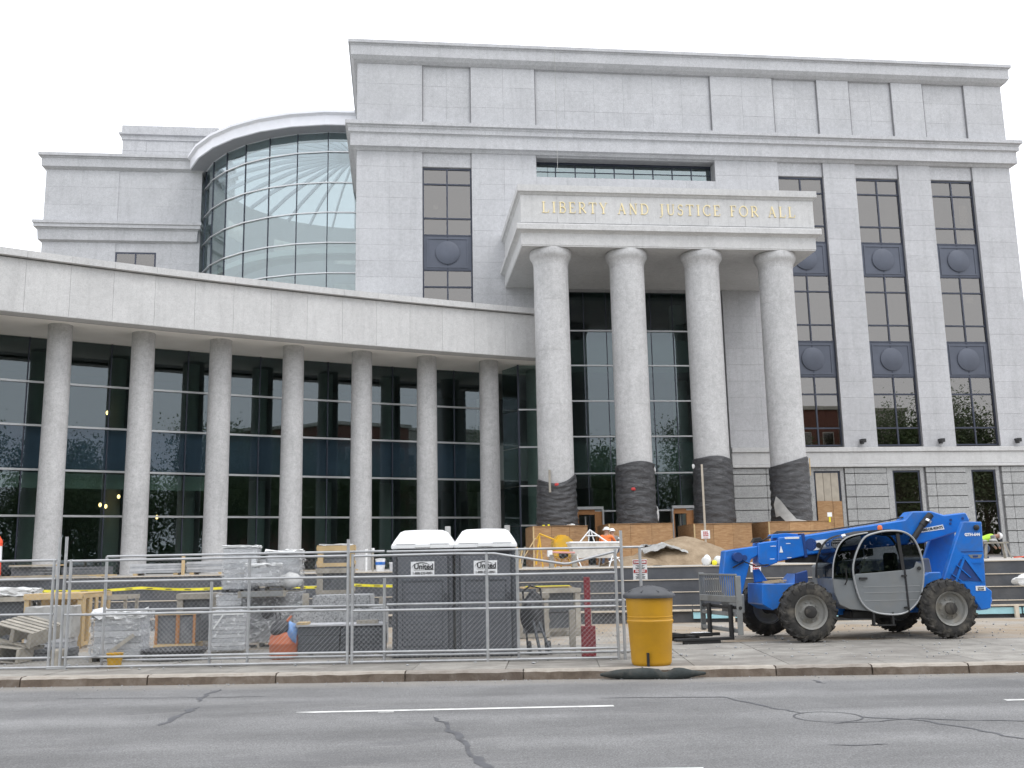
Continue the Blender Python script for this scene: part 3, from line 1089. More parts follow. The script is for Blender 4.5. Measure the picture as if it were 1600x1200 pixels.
def S(a, b):
    """street frame: a metres along the kerb, b metres away from the road"""
    return (SO[0] + a * math.cos(SA) - b * math.sin(SA), SO[1] + a * math.sin(SA) + b * math.cos(SA))


def quad(name, pts, z, mat, parent=None):
    mb = MB()
    mb.add([(x, y, z) for x, y in pts], [tuple(range(len(pts)))])
    return mb.build(name, mat, parent)


# soil / yard ground as one sheet to the horizon
t = NT('yard_ground')
p = t.pos(1.0)
a = t.ramp(t.noise(p, .9, 7, .65, .5), [(.3, (.24, .22, .19)), (.5, (.34, .315, .28)), (.7, (.40, .375, .335))])
a = t.mix(a, (.31, .235, .155), t.ramp(t.noise(p, .45, 5, .6, .4), [(.40, grey(0)), (.58, grey(.8))]))
a = t.mix(a, t.ramp(t.noise(p, 30, 3, .7), [(.3, grey(.8)), (.7, grey(1.15))]), 1.0, 'MULTIPLY')
t.link(a, t.b.inputs['Base Color'])
t.b.inputs['Roughness'].default_value = .95
t.bump(t.noise(p, 14, 6, .7), .35, .03)

gq = [S(-400, 4.75), S(400, 4.75), S(400, 700), S(-400, 700)]
struct(quad('ground', gq, -.006, 'yard_ground'))

# asphalt
t = NT('asphalt')
p = t.pos(1.0)
a = t.ramp(t.noise(p, 55, 3, .75), [(.30, grey(.095)), (.5, grey(.18)), (.70, (.30, .30, .305))])
pl = t.pos((.16, 1.1, 1.0))
tr_ = t.ramp(t.noise(pl, .9, 5, .6, .3), [(.3, grey(.80)), (.5, grey(1.0)), (.72, grey(1.16))])
a = t.mix(a, tr_, 1.0, 'MULTIPLY')
a = t.mix(a, t.ramp(t.noise(p, .5, 6, .65, .5), [(.35, grey(.84)), (.6, grey(1.05))]), 1.0, 'MULTIPLY')
sp = t.new('ShaderNodeTexVoronoi')
sp.inputs['Scale'].default_value = 40
t.link(p, sp.inputs['Vector'])
a = t.mix(a, (.36, .355, .34), t.ramp(sp.outputs['Distance'], [(.10, grey(.55)), (.2, grey(0))]))
# dark worn blotches
a = t.mix(a, (.07, .07, .072), t.ramp(t.noise(t.pos((.6, 2.2, 1)), 1.6, 7, .75, .6), [(.66, grey(0)), (.76, grey(.55))]))
tcr = t.new('ShaderNodeTexCoord')
mpr = t.new('ShaderNodeMapping')
mpr.inputs['Rotation'].default_value = (0, 0, math.atan(.155))
t.link(tcr.outputs['Object'], mpr.inputs[0])
sep = t.new('ShaderNodeSeparateXYZ')
t.link(mpr.outputs[0], sep.inputs[0])
wv = t.new('ShaderNodeMath', operation='SINE')
wm = t.new('ShaderNodeMath', operation='MULTIPLY')
wm.inputs[1].default_value = 3.6
t.link(sep.outputs['Y'], wm.inputs[0])
t.link(wm.outputs[0], wv.inputs[0])
a = t.mix(a, t.ramp(wv.outputs[0], [(0, grey(.90)), (.6, grey(1.0)), (1, grey(1.08))]), 1.0, 'MULTIPLY')
a = t.mix(a, (.105, .105, .11), t.ramp(t.noise(t.pos((.25, .5, 1)), 1.3, 8, .72, 1.0), [(.56, grey(0)), (.66, grey(.5))]))
a = t.mix(a, (.26, .255, .25), t.ramp(t.noise(t.pos((.3, 1.5, 1)), 2.6, 6, .7, .5), [(.58, grey(0)), (.72, grey(.55))]))
dn = t.new('ShaderNodeMath', operation='MULTIPLY_ADD')      # dust and grit gathered in the gutter
t.link(t.noise(p, 2.4, 7, .7, .5), dn.inputs[0])
dn.inputs[1].default_value = .9
t.link(sep.outputs['Y'], dn.inputs[2])
gm = t.new('ShaderNodeMapRange')
gm.inputs['From Min'].default_value = 16.15
gm.inputs['From Max'].default_value = 16.95
gm.inputs['To Max'].default_value = .75
t.link(dn.outputs[0], gm.inputs['Value'])
a = t.mix(a, (.27, .25, .22), gm.outputs[0])
t.link(a, t.b.inputs['Base Color'])
t.b.inputs['Roughness'].default_value = .85
t.bump(t.noise(p, 70, 3, .7), .5, .012)

road = struct(quad('road', [S(-400, -.02), S(-400, -15.5), S(400, -15.5), S(400, -.02)], -.15, 'asphalt'))

simple('road_paint', (.74, .74, .72), .7, vary=.08, scale=6, dirt=(.3, .3, .3), dirt_amt=.6)
simple('tar', (.085, .087, .095), .6, vary=.3, scale=5)


def ribbon(name, pts, ws, z, mat, parent):
    """flat strip with changing width through ground points"""
    v, f = [], []
    P_ = [Vector((x, y, 0)) for x, y in pts]
    for i, q in enumerate(P_):
        d = P_[min(i + 1, len(P_) - 1)] - P_[max(i - 1, 0)]
        d.normalize()
        nrm = Vector((-d.y, d.x, 0))
        w = ws[i] / 2 if isinstance(ws, (list, tuple)) else ws / 2
        for s_ in (1, -1):
            c_ = q + nrm * w * s_
            v.append((c_.x, c_.y, z))
    for i in range(len(P_) - 1):
        f.append((2 * i, 2 * i + 1, 2 * i + 3, 2 * i + 2))
    return MB().add(v, f).build(name, mat, parent)


def wobble(pts, n, amp, seed):
    rnd = random.Random(seed)
    out = []
    for i in range(len(pts) - 1):
        for k in range(n):
            u = k / n
            out.append((pts[i][0] * (1 - u) + pts[i + 1][0] * u + rnd.uniform(-amp, amp), pts[i][1] * (1 - u) + pts[i + 1][1] * u + rnd.uniform(-amp, amp)))
    out.append(pts[-1])
    return out


ribbon('lane_marking', [(-1.30, 13.62), (-1.05, 13.57), (2.77, 13.19)], [.02, .12, .12], -.146, 'road_paint', road)
ribbon('lane_marking', [(7.70, 12.47), (10.9, 11.98)], .12, -.146, 'road_paint', road)
ribbon('lane_marking', [(-9.5, 14.85), (-6.9, 14.45)], .12, -.146, 'road_paint', road)
ribbon('lane_marking', [(2.02, 9.235), (2.72, 9.135)], .12, -.146, 'road_paint', road)
ribbon('lane_marking', [(-.25, 13.36), (-.05, 13.34)], .05, -.1455, 'road_paint', road)


def tar(pts, w, seed, n=5, amp=.05):
    q = wobble(pts, n, amp, seed)
    rnd = random.Random(seed)
    ribbon('crack_sealant', q, [w * rnd.uniform(.3, 1.0) if 0 < i < len(q) - 1 else .01 for i in range(len(q))], -.1465 + seed * .0001, 'tar', road)


tar([(-2.70, 16.45), (-2.84, 15.79), (-2.80, 15.0)], .10, 1)
tar([(-2.70, 14.4), (-2.80, 13.62), (-2.85, 12.9)], .12, 2)
tar([(-4.97, 15.95), (-2.96, 15.5), (-1.9, 15.35)], .035, 3, 8, .02)
tar([(.46, 12.85), (.57, 11.96), (.66, 11.17), (.71, 10.24), (.82, 9.3), (.9, 8.0)], .11, 4)
tar([(2.7, 13.95), (4.38, 13.67), (4.62, 12.61), (4.83, 12.0)], .06, 5, 6, .03)
tar([(5.33, 11.63), (5.89, 11.2), (6.16, 10.39), (6.3, 9.6), (6.5, 8.4)], .06, 6, 6, .04)
tar([(6.27, 15.15), (6.30, 14.68)], .1, 7)
tar([(4.28, 9.97), (4.84, 9.93)], .04, 8)
tar([(4.84, 11.2), (5.9, 11.35), (7.5, 10.6)], .05, 9, 6, .05)
mh = MB()
n = 40
v = [(5.0 + r * math.cos(2 * math.pi * k / n), 11.7 + r * math.sin(2 * math.pi * k / n), -.1455) for r in (.375, .395) for k in range(n)]
mh.add(v, [(k, n + k, n + (k + 1) % n, (k + 1) % n)[::-1] for k in range(n)])
mh.build('manhole_ring', 'tar', road)

# kerb of long rough stones
t = NT('kerb_stone')
p = t.pos(1.0)
a = t.ramp(t.noise(p, 2.5, 7, .7, .4), [(.3, (.085, .065, .05)), (.5, (.15, .12, .095)), (.72, (.24, .21, .18))])
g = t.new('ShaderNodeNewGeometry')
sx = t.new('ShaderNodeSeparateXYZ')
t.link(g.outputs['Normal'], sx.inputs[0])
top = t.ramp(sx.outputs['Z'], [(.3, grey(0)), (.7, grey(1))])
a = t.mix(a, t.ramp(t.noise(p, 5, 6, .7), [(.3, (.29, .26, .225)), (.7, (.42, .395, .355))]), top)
oi = t.new('ShaderNodeObjectInfo')
a = t.mix(a, t.ramp(oi.outputs['Random'], [(0, (.72, .70, .70)), (1, (1.12, 1.1, 1.08))]), 1.0, 'MULTIPLY')
t.link(a, t.b.inputs['Base Color'])
t.b.inputs['Roughness'].default_value = .9
t.bump(t.noise(p, 9, 7, .7), .7, .03)
kerb = MB()
kerb.slab([S(-400, .02), S(400, .02), S(400, .22), S(-400, .22)], -.2, -.03)
kerb = struct(kerb.build('kerb', 'kerb_stone'))
a = -30.0
rnd = random.Random(3)
while a < 30:
    L = rnd.choice([1.5, 1.9, 2.1, 2.3])
    mb = MB()
    # gently irregular stone
    nseg = 10
    v, f = [], []
    for i in range(nseg + 1):
        u = a + .012 + (L - .024) * i / nseg
        e = rnd.uniform(-.012, .012)
        h = rnd.uniform(-.01, .006)
        for b_, z in ((-.03 + e, -.17), (-.015 + e, -.03 + h), (.02 + e * .5, .004 + h), (.20, .004), (.20, -.17)):
            x, y = S(u, b_)
            v.append((x, y, z))
    for i in range(nseg):
        for k in range(4):
            f.append((i * 5 + k, i * 5 + 5 + k, i * 5 + 6 + k, i * 5 + 1 + k))
    f += [(0, 1, 2, 3, 4), tuple(nseg * 5 + k for k in (4, 3, 2, 1, 0))]
    mb.add(v, f).build('kerb_stone', 'kerb_stone', kerb)
    a += L

# pavement of concrete flags, worn and stained
t = NT('flag')
p = t.pos(1.0)
a = t.ramp(t.noise(p, 1.6, 7, .65, .4), [(.3, (.19, .18, .162)), (.5, (.275, .262, .238)), (.7, (.35, .335, .305))])
a = t.mix(a, t.ramp(t.noise(p, 26, 4, .7), [(.3, grey(.85)), (.7, grey(1.1))]), 1.0, 'MULTIPLY')
a = t.mix(a, (.17, .155, .14), t.ramp(t.noise(t.pos((.5, 1.6, 1)), 1.0, 7, .7, .8), [(.48, grey(0)), (.66, grey(.8))]))
a = t.mix(a, (.12, .11, .10), t.ramp(t.noise(t.pos((.35, 2.4, 1)), 1.5, 8, .78, 1.2), [(.58, grey(0)), (.68, grey(.75))]))
oi = t.new('ShaderNodeObjectInfo')
a = t.mix(a, t.ramp(oi.outputs['Random'], [(0, grey(.86)), (1, grey(1.08))]), 1.0, 'MULTIPLY')
t.link(a, t.b.inputs['Base Color'])
t.b.inputs['Roughness'].default_value = .92
t.bump(t.noise(p, 22, 6, .7), .35, .015)
side = struct(quad('pavement', [S(-400, .18), S(400, .18), S(400, 4.8), S(-400, 4.8)], -.02, 'flag'))
fw = 1.53
fm = MB().box(.006, fw - .006, .006, fw - .006, -.06, 0).mesh('flagstone', .006)
fm.materials.append(MATS['flag'])
rnd = random.Random(5)
for i in range(-9, 11):
    for j in range(3):
        x, y = S(i * fw, .2 + j * fw)
        o = inst('flagstone', fm, None, side, (x, y, rnd.uniform(-.004, .004)), (rnd.uniform(-.003, .003), rnd.uniform(-.003, .003), SA))
for s_ in (-1, 1):
    struct(quad('pavement_outer', [S(s_ * 17.0, .2), S(s_ * 400, .2), S(s_ * 400, 4.8), S(s_ * 17.0, 4.8)], -.004, 'flag'))
# far side of the street, where the photographer stands
struct(quad('pavement_near', [S(-400, -15.65), S(400, -15.65), S(400, -21), S(-400, -21)], 0.0, 'flag'))
nk = MB().slab([S(-400, -15.45), S(400, -15.45), S(400, -15.66), S(-400, -15.66)], -.2, .004)
struct(nk.build('kerb_near', 'kerb_stone'))
t = NT('lawn')
p = t.pos(1.0)
a = t.ramp(t.noise(p, 3, 6, .7), [(.3, (.045, .07, .02)), (.7, (.09, .13, .04))])
t.link(a, t.b.inputs['Base Color'])
t.b.inputs['Roughness'].default_value = .95
struct(quad('lawn', [S(-400, -21), S(400, -21), S(400, -500), S(-400, -500)], -.01, 'lawn'))

# stepped terrace front, coated black, edged with pale battens
STA = math.atan(-.17)
ST0 = (8.0, 27.2)


def T(a, b):
    return (ST0[0] + a * math.cos(STA) - b * math.sin(STA), ST0[1] + a * math.sin(STA) + b * math.cos(STA))


steps = struct(MB().slab([T(-40, .3), T(40, .3), T(40, 1.0), T(-40, 1.0)], -.4, .05).build('terrace_steps', 'waterproof'))
zs_ = [.08, .44, .79, 1.12, 1.475]
for k in range(4):
    b0 = .42 * k
    MB().slab([T(-40, b0), T(26, b0), T(26, b0 + 1.2), T(-40, b0 + 1.2)], zs_[k] - .3, zs_[k + 1]).build('step_riser', 'waterproof', steps)
    for j in range(-8, 6):
        a0, a1 = j * 4.2 + k * .9, j * 4.2 + k * .9 + 4.18
        q = [T(a0, b0 - .03), T(a1, b0 - .03), T(a1, b0 + .05), T(a0, b0 + .05)]
        MB().slab(q, zs_[k + 1] + .001, zs_[k + 1] + .020 + .004 * ((j + k) % 2)).build('edge_batten', 'batten', steps)
    q = [T(-40, b0 - .012), T(26, b0 - .012), T(26, b0 - .002), T(-40, b0 - .002)]
# insulation boards and timber sill along the foot of the steps
for j in range(-6, 14):
    a0 = j * 1.25
    if not (j > 2 or j in (-4, 0)):
        continue
    MB().slab([T(a0, -.10), T(a0 + 1.2, -.10), T(a0 + 1.2, -.02), T(a0, -.02)], .10, .27).build('foam_board', 'foam_board', steps)
    MB().slab([T(a0 + 1.0, -.2), T(a0 + 1.1, -.2), T(a0 + 1.1, -.11), T(a0 + 1.0, -.11)], -.02, .30).build('stake', 'batten', steps)
for j in range(-6, 5):
    a0 = j * 3.7
    MB().slab([T(a0, -.14), T(a0 + 3.66, -.14), T(a0 + 3.66, -.01), T(a0, -.01)], .30, .345).build('sill_plank', 'batten', steps)
terr = struct(MB().slab([T(-40, 1.45), T(40, 1.45), (45, 60), (-45, 60)], .9, TER).build('terrace', 'terrace_slab'))
# ---------------------------------------------------------------- telehandler
simple('blue_paint', (.008, .155, .58), .35, vary=.12, scale=2.2, dirt=(.09, .12, .17), dirt_amt=.5, coat=.15)
simple('blue_dark', (.010, .045, .19), .5, vary=.15)
simple('silver_paint', (.195, .21, .222), .42, metal=.15, vary=.08, scale=2.5, dirt=(.22, .21, .19), dirt_amt=.35)
simple('light_frame', (.33, .34, .35), .35, metal=.2, vary=.05)
simple('tyre', (.028, .027, .026), .85, vary=.25, scale=5, dirt=(.16, .145, .12), dirt_amt=.75, bump=.2)
simple('wheel_rim', (.24, .24, .228), .6, vary=.12, scale=5, dirt=(.21, .18, .13), dirt_amt=.7)
simple('rubber_black', (.018, .018, .019), .6, vary=.2)
simple('grey_steel', (.25, .26, .26), .5, metal=.4, vary=.12, scale=4, dirt=(.13, .11, .09), dirt_amt=.5)
simple('chrome', (.75, .76, .78), .2, metal=1)
simple('white_print', (.80, .81, .82), .5, vary=.02)
simple('black_print', (.015, .015, .018), .6)
simple('amber', (.75, .16, .03), .3)
simple('card', (.42, .33, .22), .8)

tele = thing('telehandler', 'blue telehandler with silver cab parked on the pavement, forks on the ground', 'telehandler', (9.7, 20.9, 0))


def smooth_loop(pts, n=5, closed=True):
    out = []
    N = len(pts)
    rng = range(N) if closed else range(N - 1)
    for i in rng:
        g = lambda k: Vector(pts[k % N]) if closed else Vector(pts[min(max(k, 0), N - 1)])
        p0, p1, p2, p3 = g(i - 1), g(i), g(i + 1), g(i + 2)
        for k in range(n):
            t_ = k / n
            out.append(tuple(.5 * ((2 * p1) + (p2 - p0) * t_ + (2 * p0 - 5 * p1 + 4 * p2 - p3) * t_ ** 2 + (3 * p1 - p0 - 3 * p2 + p3) * t_ ** 3)))
    if not closed:
        out.append(tuple(pts[-1]))
    return out


# wheel: lugged tyre with rim and hub
RY = Matrix.Rotation(R(90), 4, 'X')
ty = MB().lathe([(.33, -.15), (.36, -.17), (.47, -.18), (.545, -.15), (.565, -.10), (.57, 0), (.565, .10), (.545, .15), (.47, .18), (.36, .17), (.33, .15), (.31, .05), (.31, -.05), (.33, -.15)], 40, RY, False)
for k in range(20):
    for s_ in (-1, 1):
        a0 = 2 * math.pi * (k + (0 if s_ > 0 else .5)) / 20
        da = .17
        v = []
        for r_ in (.555, .608):
            for (aa, yy) in ((0, .01), (.075, .01), (da + .085, .175), (da, .175)):
                rr = r_ - (.035 if yy > .1 else 0)
                v.append((rr * math.cos(a0 + aa), s_ * yy, rr * math.sin(a0 + aa)))
        f = [(4, 5, 6, 7), (0, 1, 5, 4), (1, 2, 6, 5), (2, 3, 7, 6), (3, 0, 4, 7)]
        ty.add(v, f if s_ < 0 else [q[::-1] for q in f])
        # lug running down the shoulder
        v = []
        for yy, r_ in ((.150, .575), (.186, .47), (.186, .47), (.150, .545)):
            pass
        a1 = a0 + da
        v = [(.57 * math.cos(a1), s_ * .165, .57 * math.sin(a1)), (.57 * math.cos(a1 + .085), s_ * .165, .57 * math.sin(a1 + .085)),
             (.47 * math.cos(a1 + .11), s_ * .192, .47 * math.sin(a1 + .11)), (.47 * math.cos(a1 + .03), s_ * .192, .47 * math.sin(a1 + .03)),
             (.55 * math.cos(a1), s_ * .13, .55 * math.sin(a1)), (.55 * math.cos(a1 + .085), s_ * .13, .55 * math.sin(a1 + .085)),
             (.46 * math.cos(a1 + .11), s_ * .17, .46 * math.sin(a1 + .11)), (.46 * math.cos(a1 + .03), s_ * .17, .46 * math.sin(a1 + .03))]
        f = [(0, 1, 2, 3), (4, 7, 6, 5), (0, 4, 5, 1), (1, 5, 6, 2), (2, 6, 7, 3), (3, 7, 4, 0)]
        ty.add(v, f)
ty_me = ty.mesh('tyre')
bm = bmesh.new()
bm.from_mesh(ty_me)
bmesh.ops.recalc_face_normals(bm, faces=bm.faces)
bm.to_mesh(ty_me)
bm.free()
ty_me.materials.append(MATS['tyre'])
rm = MB().lathe([(.335, -.155), (.345, -.165), (.345, -.145), (.315, -.13), (.30, -.06), (.235, -.03), (.16, -.05), (.13, -.075), (.13, -.10), (.10, -.115), (.01, -.12)], 32, RY @ Matrix.Scale(-1, 4, (0, 0, 1)), cap=False)
for k in range(10):
    a = 2 * math.pi * k / 10
    rm.lathe([(.016, 0), (.016, .035), (.001, .036)], 6, Matrix.Translation((.19 * math.cos(a), -.04, .19 * math.sin(a))) @ RY)
rm_me = rm.mesh('rim')
bm = bmesh.new()
bm.from_mesh(rm_me)
bmesh.ops.recalc_face_normals(bm, faces=bm.faces)
bm.to_mesh(rm_me)
bm.free()
rm_me.materials.append(MATS['wheel_rim'])
hub_me = MB().lathe([(.125, .0), (.125, .05), (.09, .075), (.01, .08)], 20, Matrix.Translation((0, -.06, 0)) @ RY).mesh('hub')
hub_me.materials.append(MATS['tyre'])
for x, y, rot, flip in ((8.25, 19.93, 0, 0), (11.24, 19.93, .6, 0), (8.12, 21.95, .3, 0), (11.12, 21.95, 1.1, 0)):
    w = inst('wheel', ty_me, None, tele, (x, y, .602), (0, rot, 0), (1, 1, 1), True)
    inst('rim', rm_me, None, w, (0, -.02 if y < 21 else 0, 0))
    inst('hub', hub_me, None, w, (0, -.06 if y < 21 else 0, 0))

TY = lambda name, poly, y0, y1, mat, bev=.012, par=None: MB().prism(poly, y0, y1).build(name, mat, par or tele, bev, 1, par is None)
ax = MB().tube([(8.25, 20.05, .6), (8.12, 21.9, .6)], .11, 12).tube([(11.24, 20.05, .6), (11.12, 21.9, .6)], .11, 12).lathe([(.01, -.25), (.2, -.18), (.24, 0), (.2, .18), (.01, .25)], 14, Matrix.Translation((8.2, 20.95, .6)) @ RY).lathe([(.01, -.25), (.2, -.18), (.24, 0), (.2, .18), (.01, .25)], 14, Matrix.Translation((11.2, 20.95, .6)) @ RY)
ax.build('axle', 'rubber_black', tele, world=True)
TY('chassis', [(8.1, .62), (8.1, .98), (8.6, 1.02), (11.0, .95), (12.35, 1.0), (12.5, .88), (12.45, .58), (11.9, .5), (9.0, .48)], 20.6, 21.35, 'blue_paint', .02)
TY('front_frame', [(7.54, .74), (7.56, 1.16), (8.28, 1.15), (8.47, 1.36), (8.52, 1.3), (8.46, .97), (8.10, .64), (7.97, .70), (7.88, .66), (7.75, .61)], 20.55, 21.45, 'blue_paint', .015)
TY('front_flap', [(7.66, 1.17), (7.64, 1.44), (7.78, 1.46), (7.95, 1.2)], 21.25, 21.33, 'blue_paint')
TY('front_flap', [(8.28, 1.14), (8.30, 1.36), (8.55, 1.42), (8.56, 1.05)], 20.52, 20.6, 'blue_dark')
cr = MB()
for k in range(7):
    a = random.uniform(-.6, .6)
    cr.box(-.18, .18, -.03, .03, -.015, .015, Matrix.Translation((7.75 + k * .07, 20.65 + k * .08, 1.17 + .02 * (k % 3))) @ Matrix.Rotation(a, 4, 'Z') @ Matrix.Rotation(a * .4, 4, 'Y'))
cr.build('timber_scrap', 'card', tele, world=True)
# boom, three nested sections and drop head
BY0, BY1 = 21.0, 21.42
bo = TY('boom', [(8.70, 2.15), (11.06, 2.46), (11.25, 2.64), (11.69, 2.64), (11.98, 2.55), (12.5, 2.6), (12.58, 2.42), (12.36, 2.2), (11.45, 1.95), (10.25, 1.86), (8.72, 1.73)], BY0, BY1, 'blue_paint', .025)
TY('boom_underside', [(8.4, 1.72), (10.3, 1.85), (10.3, 1.70), (9.3, 1.56), (8.4, 1.58)], BY0 + .06, BY1 - .06, 'rubber_black', .01, bo)
TY('boom_collar', [(8.14, 2.12), (8.70, 2.16), (8.73, 1.72), (8.10, 1.61)], BY0 - .03, BY1 + .03, 'blue_paint', .02, bo)
TY('boom_band', [(8.66, 2.19), (8.72, 2.20), (8.76, 1.69), (8.70, 1.68)], BY0 - .05, BY1 + .05, 'blue_dark', .006, bo)
TY('boom_head', [(7.70, 2.01), (8.15, 2.06), (8.12, 1.59), (7.84, 1.5), (7.68, 1.58)], BY0 + .02, BY1 - .02, 'blue_paint', .02, bo)
TY('drop_head', [(6.97, 1.86), (7.14, 1.88), (7.71, 1.95), (7.71, 1.76), (7.53, 1.66), (7.38, 1.21), (7.28, .88), (7.02, .72), (6.88, 1.30)], BY0 + .06, BY1 - .06, 'blue_paint', .02, bo)
MB().lathe([(.1, -.3), (.1, .3)], 14, Matrix.Translation((7.2, 21.2, 1.72)) @ RY).lathe([(.06, -.27), (.06, .27)], 12, Matrix.Translation((7.35, 21.2, 1.70)) @ RY).build('pivot_pin', 'blue_dark', bo)
TY('hose_bracket', [(7.6, 2.02), (7.66, 2.12), (7.8, 2.13), (7.84, 2.05)], BY0 + .1, BY0 + .25, 'rubber_black', .01, bo)
TY('hose_guard', [(8.0, 2.10), (8.05, 2.19), (8.35, 2.21), (8.62, 2.19), (8.62, 2.15)], BY0 + .05, BY1 - .1, 'blue_paint', .01, bo)
# labels on the boom
sl = math.atan2(2.46 - 2.15, 11.06 - 8.70) * .8
MB().prism(smooth_loop([(8.93, 1.86), (8.93, 2.01), (9.0, 2.04), (9.93, 2.15), (10.0, 2.12), (10.0, 1.98), (9.93, 1.94), (9.0, 1.84)], 3), BY0 - .008, BY0 + .01).build('name_plate', 'white_print', bo)
text('lettering', 'United', .17, 'black_print', bo, (9.42, BY0 - .011, 1.985), (R(90), -sl, 0), 1.0, .004)
MB().lathe([(.045, 0), (.06, 0), (.06, .004), (.045, .004)], 20, Matrix.Translation((9.04, BY0 - .012, 1.94)) @ RY).add([(8.995, BY0 - .014, 1.94), (9.025, BY0 - .014, 1.90), (9.045, BY0 - .014, 1.90), (9.03, BY0 - .014, 1.98)], [(0, 1, 2, 3)]).build('emblem', 'black_print', bo)
MB().prism([(11.36, 2.17), (11.36, 2.25), (11.92, 2.34), (11.95, 2.24)], BY0 - .008, BY0 + .01).build('phone_plate', 'white_print', bo)
text('lettering', '1-800-UR-RENTS', .078, 'black_print', bo, (11.65, BY0 - .011, 2.25), (R(90), -R(8), 0), .95, .002)
MB().lathe([(.13, 0), (.13, .006), (.001, .006)], 24, Matrix.Translation((8.87, BY0 - .002, 1.96)) @ RY).build('angle_dial', 'blue_dark', bo)
MB().prism([(8.14, 1.80), (8.18, 1.94), (8.22, 1.80)], BY0 - .04, BY0 - .03).build('arrow_mark', 'white_print', bo)
MB().tube([(11.62, 20.92, 2.56), (11.4, 20.92, 2.33)], .075, 12).tube([(11.42, 20.92, 2.35), (11.12, 20.92, 1.98)], .062, 12).build('lift_cylinder', 'rubber_black', bo)
MB().tube([(11.53, 20.86, 2.44), (11.50, 20.86, 2.40)], .07, 12).build('cylinder_end', 'chrome', bo)
for x, z in ((12.1, 2.36), (12.12, 2.44), (12.4, 2.47)):
    MB().lathe([(.03, 0), (.03, .01), (.001, .011)], 10, Matrix.Translation((x, BY0 - .001, z)) @ RY).build('bolt', 'blue_dark', bo)
for k in range(3):
    MB().tube([(7.75 + k * .04, BY0 + .12 + k * .05, 2.03), (8.2, BY0 + .1 + k * .05, 2.22 + k * .015), (9.2, BY0 + .12 + k * .05, 2.25), (10.4, BY0 + .14 + k * .05, 2.40), (11.1, BY0 + .15 + k * .05, 2.52)], .014, 6).build('hose', 'rubber_black', bo)
MB().tube([(7.1, BY0 + .02, 1.5), (7.35, BY0 - .03, 1.62), (7.6, BY0 - .02, 1.52), (7.9, BY0 + .02, 1.55)], .016, 6).build('hose', 'rubber_black', bo)
for x, z, w_ in ((7.95, 1.93, .12), (7.92, 1.66, .1), (8.3, 1.98, .1), (8.3, 1.68, .1)):
    MB().box(x, x + w_, BY0 - .034, BY0 - .029, z, z + .014).build('decal', 'white_print', bo)
MB().box(8.28, 8.6, BY0 - .036, BY0 - .029, 2.085, 2.125).build('decal', 'white_print', bo)
# rear tower
tow = TY('rear_tower', [(12.07, 2.38), (12.49, 2.37), (12.44, 1.0), (12.57, .9), (12.50, .55), (12.28, .52), (11.96, 1.06), (11.46, 1.08), (11.85, 1.95)], 20.42, 20.56, 'blue_paint', .015)
TY('tower_plate', [(12.07, 2.38), (12.49, 2.37), (12.44, 1.0), (12.50, .55), (11.5, .6), (11.46, 1.08), (11.85, 1.95)], 21.5, 21.62, 'blue_paint', .015, tow)
TY('counterweight', [(12.40, 1.0), (12.62, .92), (12.66, .7), (12.55, .52), (12.3, .5)], 20.56, 21.5, 'blue_paint', .03, tow)
TY('grille', [(11.62, 1.16), (11.92, 1.58), (12.05, 1.62), (12.36, 1.14), (12.3, 1.12)], 20.408, 20.419, 'blue_dark', 0, tow)
gm = MB()
gm.bar((11.75, 20.40, 1.10), (12.0, 20.40, 1.62), .05, .012, (0, 1, 0)).bar((12.0, 20.397, 1.66), (12.38, 20.397, 1.12), .07, .012, (0, 1, 0)).bar((11.66, 20.394, 1.3), (11.9, 20.394, 1.12), .02, .012, (0, 1, 0)).bar((11.8, 20.391, 1.48), (12.1, 20.391, 1.2), .02, .012, (0, 1, 0)).bar((12.15, 20.388, 1.52), (12.40, 20.388, 1.52), .02, .012, (0, 1, 0))
gm.build('grille_bar', 'blue_paint', tow)
MB().box(11.95, 12.44, 20.413, 20.42, 1.735, 1.75).build('panel_seam', 'blue_dark', tow)
text('lettering', 'GTH-644', .085, 'white_print', tow, (12.24, 20.415, 2.10), (R(90), 0, 0), 1.05, .004)
MB().prism([(12.10, 1.68), (12.42, 1.68), (12.38, 1.60), (12.16, 1.60)], 20.412, 20.42).build('winged_plate', 'silver_paint', tow)
MB().prism([(12.2, 1.66), (12.32, 1.66), (12.31, 1.62), (12.21, 1.62)], 20.405, 20.411).build('plate_mark', 'blue_dark', tow)
MB().box(12.2, 12.42, 20.41, 20.42, .92, 1.02).build('name_plate', 'white_print', tow)
text('lettering', 'United', .05, 'black_print', tow, (12.31, 20.406, .985))
text('lettering', 'Rentals', .05, 'black_print', tow, (12.31, 20.406, .945))
MB().lathe([(.06, 0), (.06, .04), (.03, .06), (.001, .06)], 16, Matrix.Translation((12.34, 20.42, 2.25)) @ RY).build('pivot_cap', 'rubber_black', tow)
TY('engine_cover', [(9.3, .75), (9.3, 1.5), (9.6, 1.62), (11.8, 1.62), (11.9, .75)], 21.45, 22.1, 'silver_paint', .03)
TY('rear_frame', [(10.85, .55), (10.95, 1.22), (11.15, 1.33), (11.42, 1.33), (11.45, .6)], 20.35, 20.5, 'blue_paint', .02)
MB().box(10.80, 10.87, 20.33, 20.36, .93, 1.02).build('serial_plate', 'white_print', tele, world=True)
# cab
OUT = [(9.32, 1.52), (9.56, 2.02), (9.86, 2.16), (10.22, 2.20), (10.52, 2.15), (10.72, 1.96), (10.83, 1.56), (10.82, 1.22), (10.72, .85), (10.49, .60), (10.19, .50), (9.72, .55), (9.46, .73), (9.34, 1.07)]
loop = smooth_loop(OUT, 5)
lower = [p_ for p_ in loop if p_[1] < 1.22 or (p_[0] > 10.6 and p_[1] < 1.5)]
